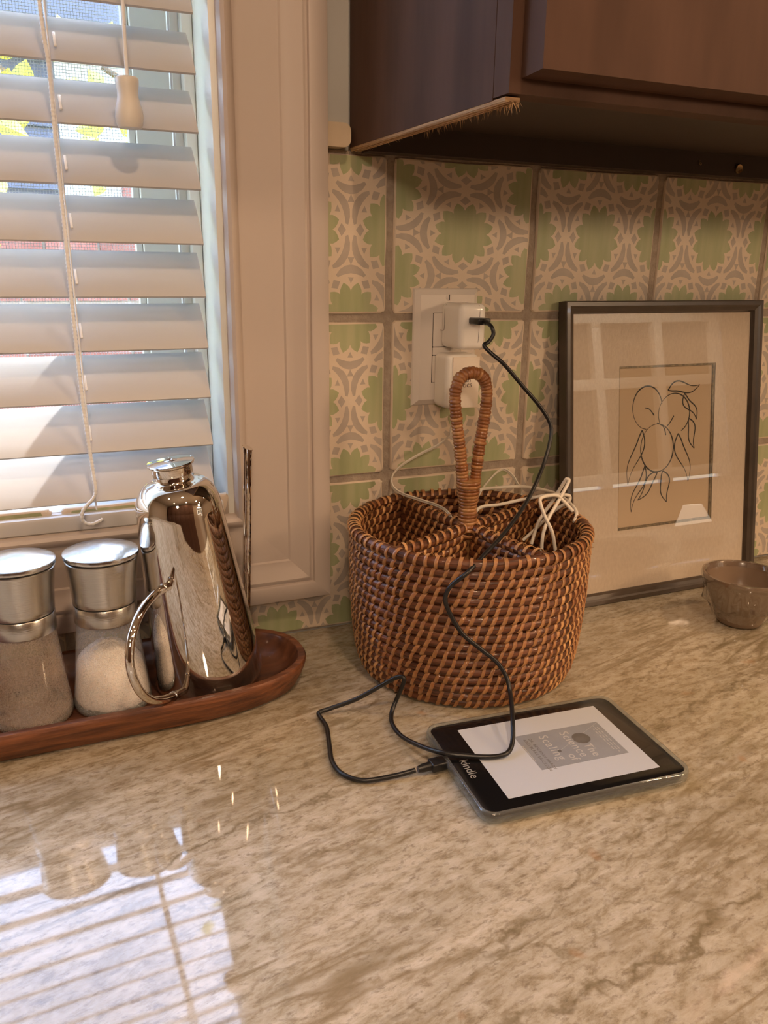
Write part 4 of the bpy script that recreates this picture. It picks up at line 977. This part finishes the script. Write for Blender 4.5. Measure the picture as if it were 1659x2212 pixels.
rail('rail', lambda s, y: (s, y, s), lambda s, y: (s, y, FHt - s)); rail('rail', lambda s, y: (FWd - s, y, s), lambda s, y: (FWd - s, y, FHt - s))
g0 = 0.0120
raw('glass', [(g0, 0.0062, g0), (FWd - g0, 0.0062, g0), (FWd - g0, 0.0062, FHt - g0), (g0, 0.0062, FHt - g0)], [(0, 1, 2, 3)], M_fglass, pf)
ax0, ax1, az0, az1 = 0.0756, 0.2076, 0.0828, 0.2593
def ringplane(name, o, i, y, m):
    (a0, a1, b0, b1), (c0, c1, d0, d1) = o, i
    return raw(name, [(a0, y, b0), (a1, y, b0), (a1, y, b1), (a0, y, b1), (c0, y, d0), (c1, y, d0), (c1, y, d1), (c0, y, d1), (c0, y + 0.0022, d0), (c1, y + 0.0022, d0), (c1, y + 0.0022, d1), (c0, y + 0.0022, d1)],
               [(0, 1, 5, 4), (1, 2, 6, 5), (2, 3, 7, 6), (3, 0, 4, 7), (4, 5, 9, 8), (5, 6, 10, 9), (6, 7, 11, 10), (7, 4, 8, 11)], m, pf)
ringplane('linen_mat', (0.010, FWd - 0.010, 0.010, FHt - 0.010), (ax0 - 0.0014, ax1 + 0.0028, az0 - 0.0028, az1 + 0.0022), 0.0078, M_linen)
ringplane('fillet', (ax0 - 0.0014, ax1 + 0.0028, az0 - 0.0028, az1 + 0.0022), (ax0, ax1, az0, az1), 0.0088, M_fillet)
raw('art_paper', [(ax0 - 0.004, 0.0104, az0 - 0.004), (ax1 + 0.004, 0.0104, az0 - 0.004), (ax1 + 0.004, 0.0104, az1 + 0.004), (ax0 - 0.004, 0.0104, az1 + 0.004)], [(0, 1, 2, 3)], M_paper, pf)
box('backing_board', 0.004, FWd - 0.004, 0.0112, FTK - 0.0002, 0.004, FHt - 0.004, M_cabdark, pf)
mb = MB()
def stroke(pts, r=0.00075):
    P = catmull([Vector((x, 0.01035, z)) for x, z in pts], 6); v_, f_, u_ = tube_data(P, lambda i, L: r * (0.8 + 0.35 * math.sin(L * 60 + r * 1e5)), 6, False, True, (1, 1)); mb.add([(v.x, 0.01035 + (v.y - 0.01035) * 0.3, v.z) for v in v_], f_, 0, u_)
def oval(cx, cz, rx, rz, a0, a1, rot=0, n=14):
    c, s = math.cos(math.radians(rot)), math.sin(math.radians(rot)); o = []
    for i in range(n + 1):
        a = math.radians(a0 + (a1 - a0) * i / n); x, z = rx * math.cos(a), rz * math.sin(a); o.append((cx + x * c - z * s, cz + x * s + z * c))
    stroke(o)
oval(0.1155, 0.2150, 0.0205, 0.0240, 5, 262, 4)          # three round fruits
oval(0.1535, 0.2065, 0.0225, 0.0228, -62, 205, 0)
oval(0.1300, 0.1690, 0.0232, 0.0272, -85, 275, 6)
stroke([(0.1120, 0.2150), (0.1185, 0.2130), (0.1250, 0.2060)]); stroke([(0.1430, 0.1925), (0.1475, 0.1965), (0.1530, 0.2040)])
stroke([(0.1290, 0.1975), (0.1385, 0.1925), (0.1420, 0.1830)])
def leaf(a, b, w, curl=0.0):
    (x0, z0), (x1, z1) = a, b; dx, dz = x1 - x0, z1 - z0; L = math.hypot(dx, dz); nx, nz = -dz / L, dx / L
    for sg in (1, -1):
        o = []
        for i in range(9):
            t = i / 8; bow = w * math.sin(PI * t ** 0.75) * sg + curl * math.sin(2 * PI * t); o.append((x0 + dx * t + nx * bow, z0 + dz * t + nz * bow))
        stroke(o, 0.0007)
leaf((0.1085, 0.1905), (0.0895, 0.1305), 0.0062, 0.003); leaf((0.1130, 0.1500), (0.0945, 0.0990), 0.0042, 0.003)
leaf((0.1310, 0.1420), (0.1035, 0.1120), 0.0050, -0.002); leaf((0.1385, 0.1425), (0.1450, 0.1060), 0.0065, 0.002)
leaf((0.1600, 0.1835), (0.1760, 0.1270), 0.0072, -0.003); leaf((0.1750, 0.2000), (0.1840, 0.1650), 0.0050, 0.002)
leaf((0.1440, 0.2330), (0.1900, 0.2375), 0.0060, 0.003); leaf((0.1680, 0.2285), (0.1860, 0.1980), 0.0052, -0.003)
mb.build('line_drawing', M_draw, pf, 60)

# ================================================================== BOWL WITH CLING FILM
bw = lathe('bowl', [(0, 0.0006), (0.0195, 0.0), (0.0225, 0.0012), (0.0243, 0.0050), (0.0262, 0.0120), (0.0270, 0.0190), (0.0284, 0.0208), (0.0325, 0.0260), (0.0366, 0.0345), (0.0398, 0.0440), (0.0409, 0.0485), (0.0424, 0.0502), (0.0428, 0.0525), (0.0420, 0.0543), (0.0403, 0.0543), (0.0392, 0.0525), (0.0378, 0.0440), (0.0345, 0.0300), (0.0290, 0.0180), (0.0190, 0.0110), (0, 0.0095)], M_bowl, None, 72, (0.3500, -0.1468, 0.0), 50)
tag(bw, 'small taupe stoneware bowl at the right in front of the picture frame', 'bowl')
rn = random.Random(21); n = 90; vs = []; fs = []
WP = [(0.0262, 0.0075), (0.0285, 0.0135), (0.0310, 0.0185), (0.0345, 0.0235), (0.0366, 0.0300), (0.0392, 0.0375), (0.0418, 0.0450), (0.0434, 0.0505), (0.0430, 0.0549), (0.0405, 0.0552), (0.0385, 0.0535), (0.0370, 0.0490)]
ph = [rn.uniform(0, 6.28) for _ in range(12)]
for l, (r, z) in enumerate(WP):
    for i in range(n):
        a = 2 * PI * i / n
        am = (0.0013, 0.0018, 0.0026, 0.0028, 0.0020, 0.0010, 0.0005, 0.0003, 0.0002, 0.0002, 0.0003, 0.0004)[l]
        wv = math.sin(7 * a + ph[l]) + math.sin(17 * a + ph[(l + 3) % 12]) + 0.8 * math.sin(31 * a + ph[(l + 5) % 12]) + rn.uniform(-0.8, 0.8)
        rr = r + am * (0.9 + 0.42 * wv); zz = z + am * 0.6 * math.sin(5 * a + ph[(l + 7) % 12]) * (1 if l < 6 else 0)
        vs.append((0.3500 + rr * math.cos(a), -0.1468 + rr * math.sin(a), max(zz, 0.0015)))
for l in range(len(WP) - 1):
    for i in range(n): j = (i + 1) % n; fs.append((l * n + i, l * n + j, (l + 1) * n + j, (l + 1) * n + i))
tag(raw('plastic_wrap', vs, fs, M_wrap, None, 25), 'crinkled clear cling film wrapped round the taupe bowl', 'film')

# ================================================================== E-READER
er = empty('e_reader', (0.0152, -0.2898, 0.0), 'e-reader in a clear case charging on the worktop, showing a grey book cover', 'e-reader')
er.rotation_euler = (0, -0.012, -0.0901)
er.location.z = 0.0012
EL, EW = 0.0803, 0.0560
def rr_outline(hx, hy, r, n=7):
    o = []
    for cx_, cy_, s in ((hx - r, hy - r, 0), (-hx + r, hy - r, 90), (-hx + r, -hy + r, 180), (hx - r, -hy + r, 270)):
        for q_ in range(n + 1): t = math.radians(s + 90 * q_ / n); o.append((cx_ + r * math.cos(t), cy_ + r * math.sin(t)))
    return o
def stack(name, secs, m, parent, smooth=50, cap=(True, True)):
    vs, fs = [], []; n = None
    for hx, hy, r, z in secs:
        o = rr_outline(hx, hy, r); n = len(o); vs += [(x, y, z) for x, y in o]
    for l in range(len(secs) - 1):
        for i in range(n): j = (i + 1) % n; fs.append((l * n + i, l * n + j, (l + 1) * n + j, (l + 1) * n + i))
    if cap[0]: fs.append(tuple(range(n))[::-1])
    if cap[1]: fs.append(tuple(range((len(secs) - 1) * n, len(secs) * n)))
    return raw(name, vs, fs, m, parent, smooth)
stack('body', [(EL - 0.004, EW - 0.004, 0.006, 0.0012), (EL - 0.001, EW - 0.001, 0.008, 0.0030), (EL, EW, 0.0085, 0.0070), (EL, EW, 0.0085, 0.0088), (EL - 0.0006, EW - 0.0006, 0.0080, 0.0092)], M_bezel, er)
stack('clear_case', [(EL - 0.003, EW - 0.003, 0.008, 0.0002), (EL + 0.0012, EW + 0.0012, 0.0095, 0.0008), (EL + 0.0032, EW + 0.0032, 0.0115, 0.0030), (EL + 0.0034, EW + 0.0034, 0.0117, 0.0075), (EL + 0.0026, EW + 0.0026, 0.0110, 0.0100), (EL + 0.0010, EW + 0.0010, 0.0095, 0.0104), (EL + 0.0002, EW + 0.0002, 0.0087, 0.0096), (EL + 0.0001, EW + 0.0001, 0.0086, 0.0080)], M_tpu, er, 60, (True, False))
sxo = 0.0020
scn = stack('screen', [(0.0612, 0.0453, 0.0006, 0.0090), (0.0612, 0.0453, 0.0006, 0.00932)], M_eink, er)
scn.location = (sxo, 0, 0)
cv = stack('book_cover', [(0.0366, 0.0228, 0.0002, 0.0093), (0.0366, 0.0228, 0.0002, 0.00938)], M_cover, scn); cv.location = (0.0134, 0.0003, 0)
# cover print: reads with +x of the reader as "up"
U, V = (0, -1, 0), (1, 0, 0)
ZC = 0.00942
def ctext(body, size, x, y, align='LEFT', m=None, w=0, sp=1.0): text_mesh('cover_lettering', body, size, m or M_coverline, scn, (x, y, ZC), U, V, 0.00002, align, w, sp)
ctext('The', 0.0100, 0.0226, -0.0188, 'RIGHT', sp=1.1)
ctext('Science', 0.0106, 0.0130, 0.0182, 'LEFT', sp=1.10); ctext('of', 0.0098, 0.0044, -0.0186, 'RIGHT'); ctext('Scaling', 0.0106, -0.0050, 0.0182, 'LEFT', sp=1.16)
ctext('DR. BENJAMIN HARDY', 0.0034, -0.0140, 0.0170, 'LEFT', M_moon, 0, 1.25); ctext('AND BLAKE ERICKSON', 0.0034, -0.0182, 0.0170, 'LEFT', M_moon, 0, 1.25)
mb = MB()
def disc(cx_, cy_, r, z, n=32): mb.add([(cx_ + r * math.cos(2 * PI * i / n), cy_ + r * math.sin(2 * PI * i / n), z) for i in range(n)], [tuple(range(n))])
disc(0.0260, 0.0058, 0.0072, ZC); disc(0.0012, -0.0048, 0.0015, ZC); mb.build('cover_moon', M_moon, scn)
mb = MB()
for k_, (x_, L_) in enumerate([(0.0465, 0.034), (0.0442, 0.038), (0.0419, 0.030), (-0.0225, 0.022)]):
    n_ = int(L_ / 0.0011)
    for i in range(n_):
        if (i * 7 + k_) % 5: yy = -L_ / 2 + i * 0.0011; mb.box(x_ - 0.0004, x_ + 0.0004, yy, yy + 0.0008, ZC - 0.00002, ZC)
a_, b_ = Vector((0.0500, 0.022)), Vector((0.0012, -0.0048)); mb.add([(a_.x, a_.y + 0.00012, ZC - 0.00001), (a_.x, a_.y - 0.00012, ZC - 0.00001), (b_.x, b_.y - 0.00012, ZC - 0.00001), (b_.x, b_.y + 0.00012, ZC - 0.00001)], [(0, 1, 2, 3)])
mb.build('cover_rule', M_coverline, scn)
text_mesh('logo_lettering', 'kindle', 0.0098, M_logo, er, (-0.0742, 0.0072, 0.00925), U, V, 0.00002, 'LEFT', -0.00008)
box('charge_port', -EL - 0.0030, -EL + 0.001, -0.016, -0.005, 0.0028, 0.0078, M_tpu, er, 0.0012)

# ================================================================== OUTSIDE THE WINDOW
GZ = -1.6
struct(box('ground', -14, 14, 0.35, 20, GZ - 0.1, GZ, M_lawn))
hs = empty('brick_house', (0, 3.0, 0), 'neighbouring house with red brick and slate blue siding seen through the blind', 'house')
mb = MB(); mb.box(-3.0, 3.0, 0.01, 0.3, GZ, 0.505); mb.box(-0.02, 3.0, 0.01, 0.3, 0.5, 0.735); mb.build('mortar_wall', M_mortar, hs)
bme = None; BLn, BHt = 0.20, 0.0665
for r in range(20):
    z = 0.725 - BHt * (r + 1)
    if z < -0.75: break
    for c in range(-6, 7):
        x = c * (BLn + 0.01) + (0.105 if r % 2 else 0)
        if z > 0.5 - BHt * 0.5 and x < 0.0: continue
        if bme is None:
            o = box('brick', 0, BLn, 0, 0.05, 0, BHt - 0.010, M_brick, hs, 0.003, 1); bme = o.data
        else: o = bpy.data.objects.new('brick', bme); COL.objects.link(o); o.parent = hs
        o.location = (x, -0.004 + random.uniform(-0.002, 0.002), z)
sdm = None
for k in range(14):
    z = 0.51 + 0.115 * k
    if sdm is None:
        v_ = [(-3.0, 0.0, 0), (-0.115, 0.0, 0), (-0.115, 0.02, 0.125), (-3.0, 0.02, 0.125), (-3.0, 0.03, 0), (-0.115, 0.03, 0), (-0.115, 0.03, 0.125), (-3.0, 0.03, 0.125)]
        o = raw('siding_board', v_, [(0, 1, 2, 3), (7, 6, 5, 4), (0, 4, 5, 1), (1, 5, 6, 2), (2, 6, 7, 3), (3, 7, 4, 0)], M_siding, hs); sdm = o.data
    else: o = bpy.data.objects.new('siding_board', sdm); COL.objects.link(o); o.parent = hs
    o.location = (0, 0, z)
box('corner_board', -0.115, -0.02, -0.012, 0.05, 0.505, 1.16, M_wtrim, hs, 0.003)
box('white_panel', -0.02, 3.0, 0.0, 0.3, 0.735, 1.16, M_wtrim, hs)
box('backing_wall', -3.0, -0.02, 0.03, 0.3, 0.505, 2.1, M_wtrim, hs)
box('eave', -3.0, 3.0, -0.25, 0.3, 1.16, 1.42, M_siding, hs, 0.01).location = (0.0, 0.0, 0.0)
box('gutter', -3.0, 3.0, -0.30, -0.25, 1.33, 1.42, M_wtrim, hs, 0.01)
struct(box('sun_block', -14, 14, 0.172, 0.62, 1.585, 1.70, M_wtrim)).name = 'added_sun_eave'  # unseen eave added to keep the sun off the upper slats
# leafy branches in front of the house
def leaf_mesh():
    vs = [(0, 0, 0), (0.018, 0.004, 0.012), (0.030, 0.002, 0.034), (0.020, 0.004, 0.058), (0, 0, 0.085), (-0.020, 0.004, 0.058), (-0.030, 0.002, 0.034), (-0.018, 0.004, 0.012), (0, -0.006, 0.035)]
    fs = [(i, (i + 1) % 8, 8) for i in range(8)]
    me = bpy.data.meshes.new('leaf'); me.from_pydata(vs, [], fs); me.materials.append(M_leaf); me.update(); return me
lm = leaf_mesh()
def branch_tree(loc, label, tips, seed, nl):
    rn = random.Random(seed); t = empty('garden_tree', loc, label, 'tree', 'leafy trees outside the window')
    mbt = MB(); L0 = Vector(loc)
    tips = [Vector(p) - L0 for p in tips]
    v_, f_, u_ = tube_data(catmull([(0, 0, 0), (0.03, 0.02, 0.7), (0.0, 0.0, 1.5), (0.02, 0.0, 2.4), (0.0, 0.0, 3.6)], 6), lambda i, L: 0.06 - 0.012 * L, 8); mbt.add(v_, f_, 0, u_)
    for tp in tips:
        st = Vector((0, 0, max(0.4, tp.z - 0.45))); md = (st + tp) / 2 + Vector((0, 0, 0.05))
        v_, f_, u_ = tube_data(catmull([st, md, tp], 6), lambda i, L: max(0.004, 0.018 - 0.012 * L), 6); mbt.add(v_, f_, 0, u_)
    mbt.build('branches', M_bark, t, 60)
    for i in range(nl):
        tp = tips[i % len(tips)]
        p_ = tp + Vector((rn.gauss(0, 0.09), rn.gauss(0, 0.09), rn.gauss(0, 0.08)))
        o = bpy.data.objects.new('leaf', lm); COL.objects.link(o); o.parent = t; o.location = p_
        o.rotation_euler = (rn.uniform(-0.9, 0.9), rn.uniform(-2.6, 2.6), rn.uniform(-0.8, 0.8)); s = rn.uniform(0.7, 1.3); o.scale = (s, s, s)
branch_tree((-0.62, 2.3, GZ), 'young tree with yellow green leaves in front of the slate siding',
            [(-0.30, 2.3, 0.92), (-0.40, 2.3, 0.80), (-0.42, 2.35, 0.42), (-0.38, 2.3, 0.38), (-0.45, 2.3, 0.25), (-0.52, 2.3, 1.1)], 3, 60)
branch_tree((0.55, 2.1, GZ), 'tall tree with yellow green leaves in front of the white house corner',
            [(-0.02, 2.2, 0.93), (0.04, 2.2, 0.80), (0.02, 2.2, 0.78), (0.07, 2.2, 0.90), (0.15, 2.2, 2.05), (0.28, 2.1, 2.3), (0.05, 2.2, 2.45), (0.35, 2.2, 1.75), (0.22, 2.2, 1.55), (0.3, 2.2, 2.6), (0.14, 2.2, 2.75)], 9, 120)

# ================================================================== BEHIND THE CAMERA (seen only in reflections)
dr = struct(empty('window_2', (0, RY0, 0)))
cols = [2.11, 2.53, 2.95, 3.37]; rows = [0.02, 0.54, 0.90]
for x in cols: box('muntin', x - 0.030, x + 0.030, -0.04, 0.02, DZ0, DZ1, M_sash, dr, 0.004)
for z in rows: box('muntin', DX0, DX1, -0.038, 0.018, z - 0.030, z + 0.030, M_sash, dr, 0.004)
for i in range(3):
    for j in range(2): box('pane', cols[i] + 0.030, cols[i + 1] - 0.030, -0.03, -0.025, rows[j] + 0.030, rows[j + 1] - 0.030, M_dim, dr)
light('added_wash_spot', 'SPOT', (2.4, -1.6, 1.50), (2.72, RY0, 0.5), 90, (1.0, 0.86, 0.68), 0.04, spot_size=math.radians(56), spot_blend=0.6)  # added spot, brightens the muntins for their reflection in the picture glass
pc = empty('pantry_cabinet', (-0.6, RY0 + 0.3, FZ), 'tall dark stained pantry cabinet on the far wall behind the camera', 'cabinet')
box('carcass', -1.6, 1.6, -0.28, 0.28, 0.0, 2.25, M_cab, pc)
for i in range(6):
    for z0, z1 in ((0.1, 1.1), (1.12, 2.2)):
        d = box('door', -1.58 + i * 0.53, -1.07 + i * 0.53, 0.28, 0.30, z0, z1, M_cab, pc, 0.006)
lp = empty('floor_lamp', (2.66, -2.5, FZ), 'short floor lamp with a white cone shade behind the camera', 'lamp')
lathe('base', [(0, 0), (0.10, 0), (0.10, 0.012), (0.02, 0.025), (0.009, 0.04), (0.009, 0.66), (0, 0.66)], M_brass, lp, 32)
M_shade = mat('lamp_shade', (0.9, 0.86, 0.78), 0.8); bsh = M_shade.node_tree.nodes['Principled BSDF']
bsh.inputs['Emission Color'].default_value = (1.0, 0.88, 0.70, 1); bsh.inputs['Emission Strength'].default_value = 1.7
lathe('lamp_shade', [(0.105, 0.65), (0.045, 0.78), (0.044, 0.78), (0.103, 0.65)], M_shade, lp, 40)
for x, y, p_ in CANS:
    lathe('light_trim', [(0.057, CZ - 0.018), (0.075, CZ - 0.012), (0.078, CZ - 0.002), (0.058, CZ - 0.002)], M_paint, CEIL, 32, (x, y, 0))
# two added globes, no known lamps, filling the tiled wall with warm side light
M_globe = mat('lit_fill_globe', (0.9, 0.8, 0.65), 0.4); gb = M_globe.node_tree.nodes['Principled BSDF']
gb.inputs['Emission Color'].default_value = (1.0, 0.66, 0.38, 1); gb.inputs['Emission Strength'].default_value = 64.0
M_globe2 = M_globe.copy(); M_globe2.node_tree.nodes['Principled BSDF'].inputs['Emission Strength'].default_value = 58.0
M_globe2.node_tree.nodes['Principled BSDF'].inputs['Emission Color'].default_value = (1.0, 0.75, 0.53, 1)
for (x, y, z), lb in (((1.05, -1.30, 0.68), 'added glowing fill globe hanging to the right behind the camera'), ((-0.55, -1.45, 0.74), 'added glowing fill globe hanging straight behind the camera')):
    pd = empty('fill_globe', (x, y, CZ), lb, 'lamp', 'added fill globes')
    bm = bmesh.new(); bmesh.ops.create_uvsphere(bm, u_segments=24, v_segments=12, radius=0.07); o = obj('globe', bm, M_globe if x > 0 else M_globe2, pd); o.location = (0, 0, z - CZ)
    tube('flex', [(0, 0, 0), (0, 0, z - CZ + 0.1)], 0.004, M_cable, pd, 8)
    lathe('globe_holder', [(0, 0.062), (0.022, 0.064), (0.022, 0.105), (0, 0.11)], M_brass, pd, 24, (0, 0, z - CZ))
